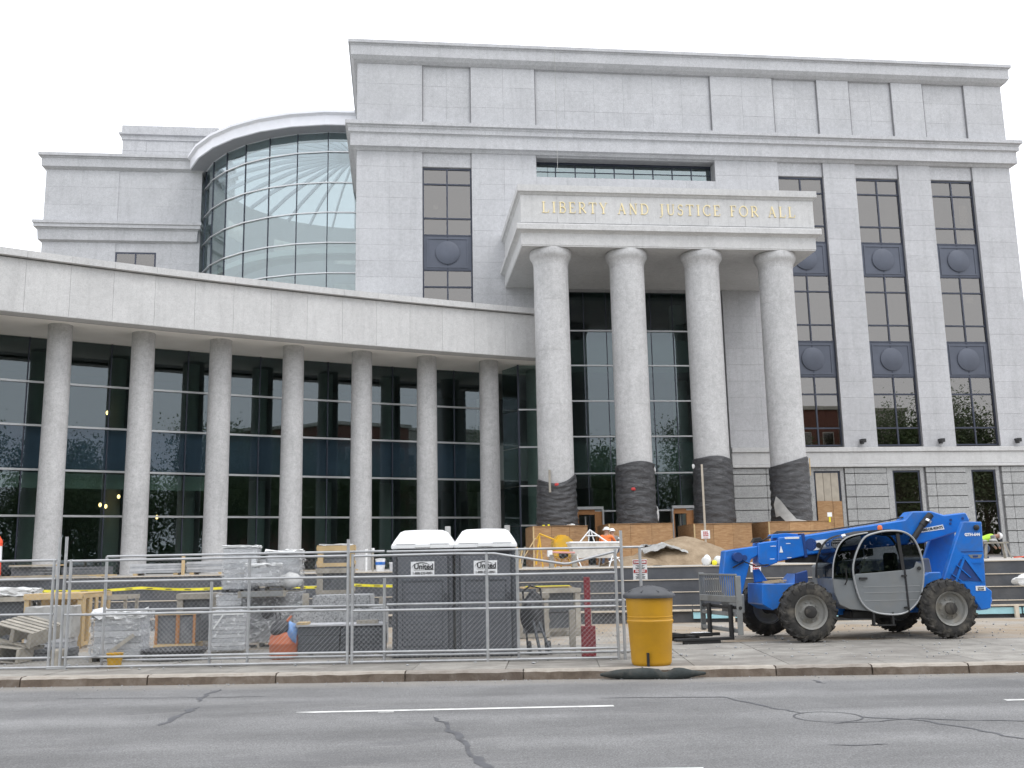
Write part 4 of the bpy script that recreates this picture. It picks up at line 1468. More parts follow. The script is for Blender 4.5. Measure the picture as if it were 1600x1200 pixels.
# order: start after the right-hand top, go down and round to the left
idx = loop.index(lower[0])
iu = max(range(len(loop)), key=lambda k: loop[k][1])
seq = loop[iu:] + loop[:iu]
low = [p_ for p_ in seq if (p_[1] < 1.31 or (p_[0] > 10.6 and p_[1] < 1.55))]
top_edge = [(9.36, 1.33), (9.8, 1.35), (10.40, 1.39), (10.55, 1.40), (10.64, 1.44), (10.70, 1.56)]
CY0, CY1 = 19.97, 20.88
cab = MB().prism(low + top_edge, CY0 + .02, CY0 + .07).build('cab', 'silver_paint', tele, .006, 1, True)
up = [p_ for p_ in seq if not (p_[1] < 1.2 or (p_[0] > 10.6 and p_[1] < 1.5))]
k_ = max(range(len(up)), key=lambda k: (up[k][0] < 10.2) * 0)
right = [p_ for p_ in seq[:len(seq) // 2] if p_ not in low]
left = [p_ for p_ in seq[len(seq) // 2:] if p_ not in low]
MB().prism(right + top_edge[::-1] + left, CY0 + .035, CY0 + .05).build('side_window', 'cab_glass', cab)
MB().tube([(x, CY0 + .02, z) for x, z in loop + [loop[0]]], .020, 8).build('door_frame', 'light_frame', cab)
MB().tube([(x, CY1, z) for x, z in loop + [loop[0]]], .03, 8).build('far_frame', 'rubber_black', cab)
MB().prism([(x, z) for x, z in low] + top_edge, CY1 - .04, CY1).build('far_panel', 'rubber_black', cab)
MB().prism([p_ for p_ in loop if p_[1] < 1.0], CY0 + .08, CY1 - .05).build('cab_tub', 'rubber_black', cab)
MB().bar((10.44, CY0 + .01, .54), (10.42, CY0 + .01, 1.39), .03, .02, (0, 1, 0)).build('door_seam', 'black_print', cab)
MB().bar((10.40, CY0 + .04, 1.39), (10.34, CY0 + .04, 2.14), .07, .04, (0, 1, 0)).build('door_pillar', 'rubber_black', cab)
for z, d in ((1.06, .0), (.94, 0), (.78, 0)):
    MB().box(9.5, 10.72, CY0 + .014, CY0 + .02, z, z + .012).build('panel_crease', 'light_frame', cab)
MB().box(9.42, 9.58, CY0 - .03, CY0 + .02, 1.22, 1.26).build('door_handle', 'rubber_black', cab)
for z in (.62, 1.26):
    MB().box(10.34, 10.44, CY0 - .03, CY0 + .02, z, z + .03).build('hinge', 'rubber_black', cab)
MB().lathe([(.04, 0), (.04, .02), (.001, .021)], 12, Matrix.Translation((10.73, CY0 + .0, 1.42)) @ RY).build('fuel_cap', 'rubber_black', cab)
front = smooth_loop([(8.87, 1.25), (8.92, 1.6), (9.06, 1.92), (9.28, 2.09), (9.70, 2.17)], 5, False)
g = MB()
v = [(x, CY0 + .06, z) for x, z in front] + [(x, CY1 - .02, z) for x, z in front]
n = len(front)
g.add(v, [(k, k + 1, n + k + 1, n + k) for k in range(n - 1)], True)
g.build('windscreen', 'cab_glass', cab)
MB().tube([(x, CY0 + .05, z) for x, z in front], .014, 8).build('screen_frame', 'light_frame', cab)
MB().tube([(x, CY1 - .02, z) for x, z in front], .022, 8).build('screen_frame', 'rubber_black', cab)
lf = [p_ for p_ in left if p_[1] > 1.3 and p_[0] < 9.76]
MB().prism(front[:-1] + sorted(lf, key=lambda q: -q[1]) + [(9.33, 1.2)], CY0 + .05, CY0 + .062).build('quarter_window', 'cab_glass', cab)
MB().prism([(8.87, 1.25), (9.33, 1.25), (9.35, 1.0), (9.44, .76), (9.75, .56), (9.2, .62), (8.98, .72), (8.89, .95)], CY0 + .06, CY1 - .05).build('front_body', 'silver_paint', cab, .012)
MB().prism([(9.12, 1.97), (9.45, 2.15), (9.8, 2.22), (10.2, 2.235), (10.5, 2.15), (10.46, 2.11), (10.1, 2.17), (9.75, 2.15), (9.42, 2.08)], CY0 + .08, CY1 - .02).build('roof', 'rubber_black', cab)
MB().lathe([(.01, -.06), (.045, -.05), (.055, .03), (.01, .05)], 12, Matrix.Translation((9.20, CY0 + .12, 2.10)) @ Matrix.Rotation(R(80), 4, 'Y')).bar((9.21, CY0 + .12, 2.0), (9.21, CY0 + .12, 2.07), .02).build('work_lamp', 'chrome', cab)
MB().lathe([(.05, 0), (.05, .07), (.03, .1), (.001, .1)], 12, Matrix.Translation((10.2, CY0 + .5, 2.23))).build('beacon', 'amber', cab)
MB().box(9.95, 10.4, CY0 + .25, CY0 + .7, 1.0, 1.12).box(10.3, 10.42, CY0 + .25, CY0 + .7, 1.1, 1.75).build('seat', 'rubber_black', cab, .03, 2)
st = [(9.62 + .17 * math.cos(a) * .5, CY0 + .47 + .17 * math.sin(a), 1.42 + .17 * math.cos(a) * .8) for a in [2 * math.pi * k / 16 for k in range(17)]]
MB().tube(st, .016, 6).bar((9.62, CY0 + .47, 1.42), (9.45, CY0 + .47, 1.05), .05).build('steering_wheel', 'rubber_black', cab)
MB().bar((9.42, CY0 + .06, 1.3), (9.62, CY0 + .1, 1.5), .025).bar((9.62, CY0 + .1, 1.5), (9.6, CY0 + .1, 1.85), .02).build('grab_rail', 'light_frame', cab)
MB().tube([(9.12, CY0 + .04, 1.12), (9.14, CY0 - .02, 1.2), (9.13, CY0 - .02, 1.45)], .014, 6).build('wiper', 'rubber_black', cab)
MB().box(9.66, 9.70, CY0 + .02, CY0 + .1, .3, .55).box(10.07, 10.11, CY0 + .02, CY0 + .1, .3, .55).box(9.66, 10.11, CY0 - .02, CY0 + .16, .28, .305).build('step', 'rubber_black', tele, world=True)
MB().box(9.3, 10.6, CY0 + .25, CY1 + .1, .42, .6).build('fuel_tank', 'rubber_black', tele, .04, 2, True)
# fork carriage, slightly turned, with load guard and forks
CM_ = Matrix.Translation((6.86, 20.12, 0)) @ Matrix.Rotation(math.atan2(.22, 1.85), 4, 'Z')
ca = MB()
ca.box(-.02, .10, 0, .03, .16, 1.34, CM_).box(-.02, .10, 1.82, 1.85, .16, 1.40, CM_)
ca.box(-.03, .05, .03, 1.82, .80, .93, CM_).box(-.015, .035, .03, 1.82, 1.34, 1.38, CM_).box(0, .06, .03, 1.82, .52, .60, CM_).box(.0, .06, .03, 1.82, .2, .28, CM_)
cg = ca.build('fork_carriage', 'grey_steel', tele, .008, 1, True)
for k in range(17):
    MB().box(-.012, .012, .08 + k * .105, .10 + k * .105, .93, 1.34, CM_).build('guard_bar', 'grey_steel', cg)
MB().tube([tuple(CM_ @ Vector((.05, -.02, .7))), tuple(CM_ @ Vector((.05, 1.9, .7)))], .035, 10).build('fork_shaft', 'rubber_black', cg)
for yy in (.22, 1.28):
    MB().box(-.06, -.005, yy, yy + .13, .08, .76, CM_).box(-1.28, -.005, yy, yy + .13, .06, .115, CM_).build('fork', 'rubber_black', cg, .008)
    MB().box(-1.1, -.3, yy + .02, yy + .11, -.0, .055, CM_).build('fork_block', 'rubber_black', cg)
MB().box(-1.2, -.1, .7, .78, .12, .18, CM_).box(-.9, -.82, .3, 1.4, .12, .16, CM_).build('cross_bar', 'rubber_black', cg)
TY('head_link', [(6.95, .5), (7.3, .55), (7.3, .95), (6.95, .9)], 20.95, 21.45, 'grey_steel', .02)
MB().box(-.55, -.2, .95, 1.2, .125, .17, CM_).build('load_tag', 'white_print', cg)
# ---------------------------------------------------------------- building-site materials
simple('galvanised', (.43, .44, .45), .42, metal=.45, vary=.15, scale=4)
simple('potty_plastic', (.095, .102, .116), .55, vary=.12, scale=2.0, bump=.1, bscale=30)
simple('potty_trim', (.055, .06, .07), .5, vary=.1)
simple('white_plastic', (.82, .83, .84), .35, vary=.02)
simple('sign_white', (.78, .79, .80), .5, vary=.03)
simple('sign_red', (.42, .03, .03), .5, vary=.05)
simple('yellow_plastic', (.52, .27, .008), .45, vary=.08, scale=2.5, dirt=(.36, .19, .02), dirt_amt=.5, bump=.05)
simple('lid_plastic', (.055, .058, .065), .5, vary=.2, scale=5)
simple('fresh_wood', (.50, .37, .20), .75, vary=.14, scale=4, rand=.14)
simple('old_wood', (.34, .315, .27), .85, vary=.18, scale=5, rand=.16, dirt=(.16, .15, .13), dirt_amt=.5)
simple('slate', (.105, .112, .122), .7, vary=.22, scale=4, rand=.14, dirt=(.27, .27, .27), dirt_amt=.4)
simple('slate_dark', (.062, .068, .078), .65, vary=.2, scale=3, rand=.1)
simple('slab_pale', (.44, .45, .47), .7, vary=.2, scale=4, rand=.08)
simple('slab_mid', (.33, .345, .365), .7, vary=.2, scale=4, rand=.1)
simple('dark_red', (.20, .02, .028), .6, vary=.15, scale=4)
simple('orange_plastic', (.50, .13, .05), .55, vary=.12, scale=5, dirt=(.3, .14, .08))
simple('blue_plastic', (.16, .30, .58), .5, vary=.2, scale=8)
simple('black_plastic', (.025, .026, .03), .5, vary=.2)
simple('sandbag', (.028, .036, .036), .8, vary=.35, scale=6, bump=.4, bscale=40, dirt=(.10, .09, .075), dirt_amt=.5)
simple('tape_yellow', (.80, .72, .03), .5, vary=.04)
simple('white_tarp', (.70, .71, .71), .5, vary=.08, scale=3)
simple('tarp_grey', (.36, .36, .35), .65, vary=.2, scale=3)
simple('mixer_yellow', (.70, .40, .02), .45, vary=.1, scale=3, dirt=(.35, .27, .15), dirt_amt=.6)
simple('hi_vis_orange', (.80, .20, .05), .7, vary=.06)
simple('hi_vis_green', (.45, .75, .06), .7, vary=.06)
simple('skin', (.36, .21, .15), .6, vary=.05)
simple('cloth_grey', (.20, .20, .20), .85, vary=.15)
simple('denim', (.06, .08, .13), .85, vary=.15)
simple('cone_orange', (.80, .09, .03), .5, vary=.06)
t = NT('black_sheet')                        # creased polythene
p = t.pos((1, 1, 1.0))
n1 = t.noise(t.pos((1.6, 1.6, 4.5)), 1.6, 7, .7, 1.2)
t.link(t.ramp(n1, [(.3, (.028, .029, .032)), (.55, (.06, .061, .066)), (.72, (.12, .12, .126))]), t.b.inputs['Base Color'])
t.b.inputs['Roughness'].default_value = .42
t.bump(n1, .9, .08)
t = NT('sand')
p = t.pos(1.0)
a = t.ramp(t.noise(p, 2.2, 7, .7), [(.3, (.22, .16, .10)), (.55, (.34, .26, .175)), (.75, (.42, .335, .24))])
t.link(a, t.b.inputs['Base Color'])
t.b.inputs['Roughness'].default_value = .95
t.bump(t.noise(p, 8, 8, .75), .8, .06)
# clear stretch film: milky, creased, partly see-through
t = NT('stretch_film')
p = t.pos(1.0)
n1 = t.noise(t.pos((3, 3, 5)), 2.2, 7, .75, 1.4)
t.b.inputs['Base Color'].default_value = (.84, .86, .88, 1)
t.b.inputs['Roughness'].default_value = .22
t.bump(n1, .8, .05)
tr_ = t.new('ShaderNodeBsdfTransparent')
mx = t.new('ShaderNodeMixShader')
t.link(t.ramp(n1, [(.40, grey(.12)), (.55, grey(.32)), (.64, grey(.9))]), mx.inputs[0])
t.link(tr_.outputs[0], mx.inputs[1])
t.link(t.b.outputs[0], mx.inputs[2])
t.link(mx.outputs[0], t.out.inputs[0])


def crumple_box(x0, x1, y0, y1, z0, z1, n=6, amp=.02, seed=0, M=None, bottom=True):
    """box skin with creased, slightly bulging faces"""
    rnd = random.Random(seed)
    bm = bmesh.new()
    bmesh.ops.create_cube(bm, size=1)
    bmesh.ops.subdivide_edges(bm, edges=bm.edges, cuts=n, use_grid_fill=True)
    mb = MB()
    c_ = ((x0 + x1) / 2, (y0 + y1) / 2, (z0 + z1) / 2)
    d_ = (x1 - x0, y1 - y0, z1 - z0)
    vs = []
    for q in bm.verts:
        co = q.co
        e = [rnd.gauss(0, amp) for _ in range(3)]
        if co.z < -.49:
            e[2] = 0
        vs.append(tuple(c_[k] + co[k] * d_[k] + e[k] for k in range(3)))
    fs = [tuple(w.index for w in f.verts) for f in bm.faces if bottom or f.calc_center_median().z > -.49]
    bm.free()
    return mb.add(vs, fs, True, M)


# ---------------------------------------------------------------- chain-link fence along the pavement
def FL(x, k=0.0):
    return (x, 18.12 + k - .131 * x)


def fence_panel(label, x0, x1, k, rails, posts, top, mesh_z=(.06, 1.86), group='chain-link panels along the pavement', bend=None):
    b = FL((x0 + x1) / 2, k)
    o = thing('site_fence', label, 'fence', (b[0], b[1], 0), 0, group)
    for x, h in posts:
        q = FL(x, k)
        MB().tube([(q[0], q[1], 0), (q[0], q[1], h)], .027, 8).build('post', 'galvanised', o, world=True)
    for z in rails:
        a_, c_ = FL(x0, k), FL(x1, k)
        pts = [(a_[0], a_[1], z), (c_[0], c_[1], z)]
        if bend and z == rails[0]:
            pts = [(FL(x, k)[0], FL(x, k)[1], zz) for x, zz in bend]
        MB().tube(pts, .021, 8).build('rail', 'galvanised', o, world=True)
    # woven wire: straight diagonals in both directions, clipped to the panel
    w = MB()
    L = math.hypot(x1 - x0, .131 * (x1 - x0))
    ux, uy = (x1 - x0) / L, -.131 * (x1 - x0) / L
    z0, z1 = mesh_z
    hh = z1 - z0
    st = .085
    rr = .0013
    for s_, dy in ((1, .004), (-1, -.004)):
        c0 = -hh
        while c0 < L:
            lo, hi = max(c0, 0), min(c0 + hh, L)
            if hi - lo > .02:
                if s_ > 0:
                    za, zb = z0 + (lo - c0), z0 + (hi - c0)
                else:
                    za, zb = z1 - (lo - c0), z1 - (hi - c0)
                q = FL(x0, k)
                w.tube([(q[0] + ux * lo, q[1] + uy * lo + dy, za), (q[0] + ux * hi, q[1] + uy * hi + dy, zb)], rr, 3, False)
            c0 += st
    wo_ = w.build('wire_mesh', 'galvanised', o, world=True)
    wo_['kind'] = 'stuff'
    return o


fence_panel('chain-link fence panel at the far left edge, in front of the grey pallets', -9.6, -6.06, 0, [1.89, 1.56, .95, .20, .035], [(-9.6, 1.95), (-6.10, 1.9), (-6.02, 2.3)], 1.9)
fence2 = fence_panel('chain-link fence panel in front of the wrapped bales and the orange drum', -5.86, -.90, 0, [1.87, 1.50, .93, .20, .035], [(-5.90, 2.3), (-5.80, 1.9), (-.88, 2.16)], 1.9)
fence_panel('chain-link fence panel in front of the two portable toilets', -.80, 3.84, 0, [1.86, 1.49, .91, .20, .035], [(-.80, 1.9), (1.56, 1.88), (3.82, 1.9), (3.93, 2.22)], 1.9, bend=[(-.80, 1.86), (1.0, 1.87), (1.7, 1.86), (2.9, 1.66), (3.0, 1.66), (3.84, 1.86)])
fence_panel('second chain-link panel leaning close behind the fence, from the left pallets to the toilets', -5.22, -.24, .2, [1.94, .99, .12], [(-5.22, 1.94), (-3.32, 1.46), (-2.65, 1.9), (-.24, 1.5)], 1.9, (.1, .98))
fence_panel('second chain-link panel close behind the fence at the toilets, reaching to the yellow barrel', -.20, 4.36, .2, [1.93, 1.0, .12], [(2.12, 1.93), (4.30, 1.93)], 1.9, (.1, .98))
# gate hardware on the left joint
hw = bpy.data.objects.new('gate_wheel', None)
hw.location = (*FL(-5.3, -.06), .31)
col.objects.link(hw)
MB().lathe([(.055, -.02), (.085, -.02), (.085, .02), (.055, .02), (.055, -.02)], 16, RY, cap=False).build('wheel_rim', 'galvanised', hw)
MB().bar((-.08, 0, 0), (.08, 0, 0), .015).bar((0, 0, -.08), (0, 0, .16), .015).build('spoke', 'galvanised', hw)
adopt(hw, fence2, True)
fb = thing('concrete_block', 'concrete block foot under the doubled posts of the left fence', 'foot', (*FL(-5.96, .12), 0))
MB().box(-.11, .11, -.12, .12, 0, .34).build('block', 'old_wood', fb, .02)
MB().box(-.16, .16, -.16, .16, .0, .06).build('base', 'galvanised', fb, .01)

dg = thing('danger_sign', 'red and white danger notice hung on the fence by the yellow barrel', 'sign', (4.34, 17.95, 1.35))
MB().box(-.13, .13, -.006, .006, 0, .36).build('board', 'sign_white', dg)
MB().box(-.122, .122, -.010, -.006, .275, .345).box(-.122, .122, -.010, -.006, .12, .175).build('red_band', 'sign_red', dg)
text('lettering', 'DANGER', .055, 'sign_white', dg, (0, -.013, .31), bold=.002)
text('lettering', 'PELIGRO', .046, 'sign_white', dg, (0, -.013, .147), bold=.002)
fine = MB()
for z, w_ in ((.25, .16), (.235, .1), (.21, .18), (.195, .15), (.095, .16), (.08, .12), (.055, .18), (.04, .15), (.02, .17)):
    fine.box(-w_ / 2, w_ / 2, -.009, -.006, z - .005, z + .004)
fine.build('fine_print', 'black_print', dg)

# ---------------------------------------------------------------- portable toilets
def toilet(label, loc, rz):
    o = thing('portable_toilet', label, 'toilet', loc, rz, 'portable toilets behind the fence')
    W, D = 1.12, 1.15
    b = MB().box(-W / 2, W / 2, .03, D, .06, 2.0)
    b.build('cabin', 'potty_plastic', o, .02)
    MB().box(-W / 2 - .02, W / 2 + .02, -.02, D + .03, 0, .09).build('base', 'potty_trim', o, .015)
    d = MB().box(-.47, .47, -.012, .028, .12, 1.84).build('door', 'potty_plastic', o, .012)
    MB().box(-.38, .38, -.024, -.012, 1.38, 1.40).box(-.38, .38, -.024, -.012, .2, .22).box(-.38, -.36, -.024, -.012, .22, 1.38).box(.36, .38, -.024, -.012, .22, 1.38).build('door_rib', 'potty_trim', d)
    for k in range(7):
        MB().box(-.34, .34, -.018, -.012, .32 + k * .14, .33 + k * .14).build('door_groove', 'potty_trim', d)
    MB().box(.40, .46, -.05, -.012, 1.0, 1.16).build('latch', 'potty_trim', d)
    for s_ in (-1, 1):
        MB().box(s_ * .53 - .035, s_ * .53 + .035, -.02, .04, .1, 1.94).build('corner_post', 'potty_trim', o, .01)
    for k in range(3):
        MB().box(.54, .565, .02, .06, .3 + k * .55, .7 + k * .55).build('hinge', 'white_plastic' if k != 1 else 'galvanised', o)
    v = MB().box(-.48, .48, -.005, .03, 1.87, 1.97)
    v.build('vent_band', 'potty_trim', o, .008)
    for s_ in (-1, 1):
        MB().box(s_ * .25 - .2, s_ * .25 + .2, -.02, -.005, 1.89, 1.945).build('vent_slot', 'black_print', o)
    # moulded white roof
    yc = D / 2
    rf = MB()
    v, f = [], []
    prof = [(.60, .62, 1.985), (.60, .62, 2.06), (.575, .60, 2.085), (.56, .58, 2.12), (.44, .46, 2.30), (.36, .38, 2.335), (.0, .0, 2.355)]
    for hx, hy, z in prof[:-1]:
        ch = .1
        v += [(-hx + ch, yc - hy, z), (hx - ch, yc - hy, z), (hx, yc - hy + ch, z), (hx, yc + hy - ch, z), (hx - ch, yc + hy, z), (-hx + ch, yc + hy, z), (-hx, yc + hy - ch, z), (-hx, yc - hy + ch, z)]
    for i in range(len(prof) - 2):
        for k in range(8):
            f.append((i * 8 + k, i * 8 + (k + 1) % 8, i * 8 + 8 + (k + 1) % 8, i * 8 + 8 + k))
    v.append((0, yc, 2.355))
    m_ = (len(prof) - 2) * 8
    f += [(m_ + k, m_ + (k + 1) % 8, len(v) - 1) for k in range(8)]
    f.append(tuple(range(7, -1, -1)))
    rf.add(v, f)
    r_ = rf.build('roof', 'white_plastic', o, .012, 2)
    MB().box(-.14, .14, yc - .64, yc - .6, 2.0, 2.075).build('roof_lug', 'white_plastic', r_, .01)
    MB().box(-.5, .5, yc - .626, yc - .612, 2.07, 2.08).build('roof_lip', 'white_plastic', r_)
    MB().lathe([(.055, 2.0), (.055, 2.42), (.05, 2.425)], 14, Matrix.Translation((.42, .95, 0))).build('vent_pipe', 'tarp_grey', o)
    s_ = MB().box(-.22, .22, -.022, -.012, 1.50, 1.745).build('name_board', 'sign_white', d)
    text('lettering', 'United', .135, 'black_print', d, (.02, -.026, 1.65), sx=.98, bold=.004)
    MB().box(-.16, .03, -.026, -.023, 1.586, 1.594).build('fine_print', 'tarp_grey', d)
    text('lettering', '1-888-232-0001', .062, 'black_print', d, (0, -.026, 1.53), sx=.95, bold=.001)
    MB().box(.04, .2, -.026, -.023, 1.588, 1.602).build('underline', 'black_print', d)
    a_ = [(-.02 + .17 * math.cos(R(q)), -.025, 1.64 + .085 * math.sin(R(q))) for q in range(25, 190, 11)]
    MB().tube(a_, [.002 + .007 * math.sin(math.pi * i / (len(a_) - 1)) for i in range(len(a_))], 6).build('arc_mark', 'black_print', d)
    return o


TR = math.atan(-.155)
toilet('left one of two dark grey portable toilets, white roof, beside the granite blocks', (.46, 19.12, 0), TR * .7)
toilet('right one of two dark grey portable toilets, white roof, beside the black hand truck', (1.63, 18.97, 0), TR * .7)

# ---------------------------------------------------------------- barrel, sandbag, red post
br = thing('trash_barrel', 'yellow plastic trash barrel with domed black lid at the kerb', 'barrel', (4.15, 16.62, 0))
MB().lathe([(.30, .0), (.325, .03), (.33, .06), (.365, .62), (.385, .66), (.385, .675), (.372, .69), (.372, .72), (.378, .725), (.378, .74), (.372, .745), (.39, 1.04)], 40, Matrix.Scale(1.06, 4, (0, 0, 1))).build('body', 'yellow_plastic', br)
MB().box(-.155, -.125, -.372, -.30, .01, .22).build('slot', 'black_print', br)
ld = MB().lathe([(.43, 1.08), (.435, 1.12), (.42, 1.145), (.38, 1.17), (.25, 1.235), (.10, 1.275), (.01, 1.28)], 40).build('lid', 'lid_plastic', br)
lr = MB()
for k in range(8):
    a = 2 * math.pi * k / 8 + .2
    lr.bar((.08 * math.cos(a), .08 * math.sin(a), 1.275), (.37 * math.cos(a), .37 * math.sin(a), 1.178), .02, .02)
lr.build('lid_rib', 'lid_plastic', ld)
sb = thing('drain_sock', 'long dark sandbag sock lying in the gutter below the yellow barrel', 'sandbag', (4.0, 15.96, -.15))
pts, rs = [], []
for k in range(25):
    u = k / 24
    pts.append((-.82 + 1.64 * u, -.155 * (-.82 + 1.64 * u) + .03 * math.sin(u * 7), .075 - .03 * (abs(u - .62) < .05)))
    rs.append(.02 + .068 * min(1, 4.5 * min(u, 1 - u)) * (1 + .14 * math.sin(u * 19)) * (.72 if abs(u - .62) < .045 else 1))
MB().tube(pts, rs, 12).build('sock', 'sandbag', sb)
rp = thing('red_post', 'dark red timber paddle-shaped post standing behind the fence', 'post', (3.43, 18.35, 0))
MB().box(-.055, .055, -.03, .03, .5, 1.41).build('shaft', 'dark_red', rp, .006)
MB().box(-.128, .128, -.05, .05, 0, .54).build('blade', 'dark_red', rp, .01)
fl = thing('timber_stub', 'pale weathered timber board standing behind the dark red post', 'board', (3.5, 19.4, 0))
MB().box(-.24, -.12, -.03, .03, 0, .78).box(.08, .2, -.03, .03, 0, .78).build('upright', 'old_wood', fl, .005)
MB().box(-.3, .25, -.02, .02, .3, .4).build('crosspiece', 'old_wood', fl, .005)

# loose stones and crumbs of concrete scattered over the yard and along the gutter
rnd = random.Random(21)
v, f = [], []
for k in range(1500):
    if k % 4 == 0:
        x, y = S(rnd.uniform(-11, 12), -rnd.expovariate(6) - .05)
        z, r_ = -.15, rnd.uniform(.006, .016)
    else:
        x, y = S(rnd.uniform(-12, 16), rnd.uniform(.9, 10))
        z, r_ = .0, rnd.uniform(.008, .03) * (1.5 if rnd.random() < .06 else 1)
    o_ = len(v)
    pts = [(1, 0, 0), (-1, 0, 0), (0, 1, 0), (0, -1, 0), (0, 0, 1), (0, 0, -1)]
    v += [(x + a_ * r_ * rnd.uniform(.6, 1.4), y + b_ * r_ * rnd.uniform(.6, 1.4), z + .4 * r_ + c_ * r_ * rnd.uniform(.5, 1)) for a_, b_, c_ in pts]
    f += [(o_ + a_, o_ + b_, o_ + c_) for a_, b_, c_ in ((0, 2, 4), (2, 1, 4), (1, 3, 4), (3, 0, 4), (2, 0, 5), (1, 2, 5), (3, 1, 5), (0, 3, 5))]
struct(MB().add(v, f).build('gravel', 'loose_granite'), 'stuff')
# ---------------------------------------------------------------- pallets, crates, stone bundles in the yard
def P_(name, mat, par, x0, x1, y0, y1, z0, z1, bev=.01):
    return piece(name, mat, par, x0, x1, y0, y1, z0, z1, False, bev)


def pallet_parts(o, w, d, mat, h=.13, z=0.0):
    for k in range(3):
        x = -w / 2 + (w - .05) * k / 2
        P_('stringer', mat, o, x, x + .05, -d / 2, d / 2, z + .018, z + h - .018)
    n = 6
    for k in range(n):
        y = -d / 2 + (d - .11) * k / (n - 1)
        P_('deck_board', mat, o, -w / 2 - .005, w / 2 + .005, y, y + .11, z + h - .018, z + h)
    for k in range(3):
        y = -d / 2 + (d - .11) * k / 2
        P_('deck_board', mat, o, -w / 2, w / 2, y, y + .11, z, z + .018)


def slabs(o, x0, x1, y0, y1, z0, z1, n, mat, vertical=False, seed=0):
    rnd = random.Random(seed)
    for k in range(n):
        e = [rnd.uniform(-.012, .012) for _ in range(4)]
        if vertical:
            a, b = y0 + (y1 - y0) * k / n, y0 + (y1 - y0) * (k + 1) / n - .008
            P_('slab', mat, o, x0 + e[0], x1 + e[1], a, b, z0, z1 + e[2])
        else:
            a, b = z0 + (z1 - z0) * k / n, z0 + (z1 - z0) * (k + 1) / n - .008
            P_('slab', mat if k % 2 else {'slab_pale': 'slab_mid'}.get(mat, mat), o, x0 + e[0], x1 + e[1], y0 + e[2], y1 + e[3], a, b)


def frame_crate(o, w, d, h, mat, post=.09, z=0.0, top=True, slats=1):
    for sx in (-1, 1):
        for sy in (-1, 1):
            x, y = sx * (w / 2 - post / 2), sy * (d / 2 - post / 2)
            P_('post', mat, o, x - post / 2, x + post / 2, y - post / 2, y + post / 2, z, z + h)
    for sy in (-1, 1):
        y = sy * (d / 2 + .014)
        P_('slat', mat, o, -w / 2 - .01, w / 2 + .01, y - .012, y + .012, z + h - .1, z + h + .004)
        P_('slat', mat, o, -w / 2 - .01, w / 2 + .01, y - .012, y + .012, z + .02, z + .1)
    for sx in (-1, 1):
        x = sx * (w / 2 + .014)
        for k in range(slats + 1):
            zz = z + .06 + (h - .15) * k / slats
            P_('slat', mat, o, x - .012, x + .012, -d / 2, d / 2, zz, zz + .085)
    if top:
        n = max(3, int(d / .16))
        for k in range(n):
            y = -d / 2 + d * k / n
            P_('top_board', mat, o, -w / 2 - .02, w / 2 + .02, y + .01, y + d / n - .015, z + h + .004, z + h + .024)


def film(o, x0, x1, y0, y1, z0, z1, seed, amp=.012, n=7):
    return crumple_box(x0, x1, y0, y1, z0, z1, n, amp, seed).build('stretch_film', 'stretch_film', o)


# weathered pallets, one leaning on the other
o = thing('pallet', 'upper weathered grey pallet tipped on its edge at the far left behind the fence', 'pallet', (-7.18, 20.9, .42), R(4), 'weathered pallets at the far left')
o.rotation_euler = (R(8), R(14), R(-14))
pallet_parts(o, .82, .95, 'old_wood', .30)
for k in range(3):
    P_('block', 'old_wood', o, -.40 + k * .36, -.32 + k * .36, -.47, .47, .03, .27)
o = thing('pallet', 'lower weathered grey pallet on the ground at the far left', 'pallet', (-7.45, 20.7, .05), 0, 'weathered pallets at the far left')
o.rotation_euler = (0, R(6), R(-10))
pallet_parts(o, .95, .9, 'old_wood', .28)
o = thing('slate_pile', 'low pile of dark slate pieces under the tipped grey pallet', 'slate', (-6.75, 21.1, 0))
slabs(o, -.45, .4, -.4, .4, .0, .22, 3, 'slate', seed=4)
# crate at the left edge
o = thing('slate_crate', 'crate of dark slate with white wrap on top, cut by the left edge', 'crate', (-9.05, 25.3, 0))
frame_crate(o, 1.15, .95, 1.12, 'old_wood', .13, slats=2)
slabs(o, -.5, .42, -.4, .4, .1, 1.05, 6, 'slate_dark', True, 2)
crumple_box(-.6, .5, -.5, .5, 1.15, 1.30, 6, .02, 4).build('white_wrap', 'white_tarp', o)
# large pale-wood crate
o = thing('stone_crate', 'large fresh pine crate with open slatted side behind the left fence posts', 'crate', (-7.55, 24.6, 0), R(-3))
frame_crate(o, 1.25, 1.9, 1.18, 'fresh_wood', .1, slats=1, top=True)
for k in range(5):
    P_('slat', 'fresh_wood', o, .63, .655, -.95 + k * .40, -.95 + k * .40 + .17, .05, 1.15)
P_('back_panel', 'fresh_wood', o, -.55, .55, -.2, -.16, .1, 1.1)
o = thing('covered_slabs', 'grey covered stack of slabs in front of the pine crate', 'slabs', (-7.45, 23.1, 0))
slabs(o, -.42, .5, -.3, .3, .06, .9, 6, 'slab_pale', seed=7)
crumple_box(-.45, .53, -.33, .33, .3, .95, 6, .012, 9).build('grey_cover', 'tarp_grey', o)
o = thing('open_crate', 'narrow upright pine frame crate next to the large pine crate', 'crate', (-6.75, 25.6, 0), R(-4))
frame_crate(o, .75, .9, 1.1, 'old_wood', .07, top=False)
slabs(o, -.2, .2, -.3, .3, .1, .8, 4, 'slate', True, 3)
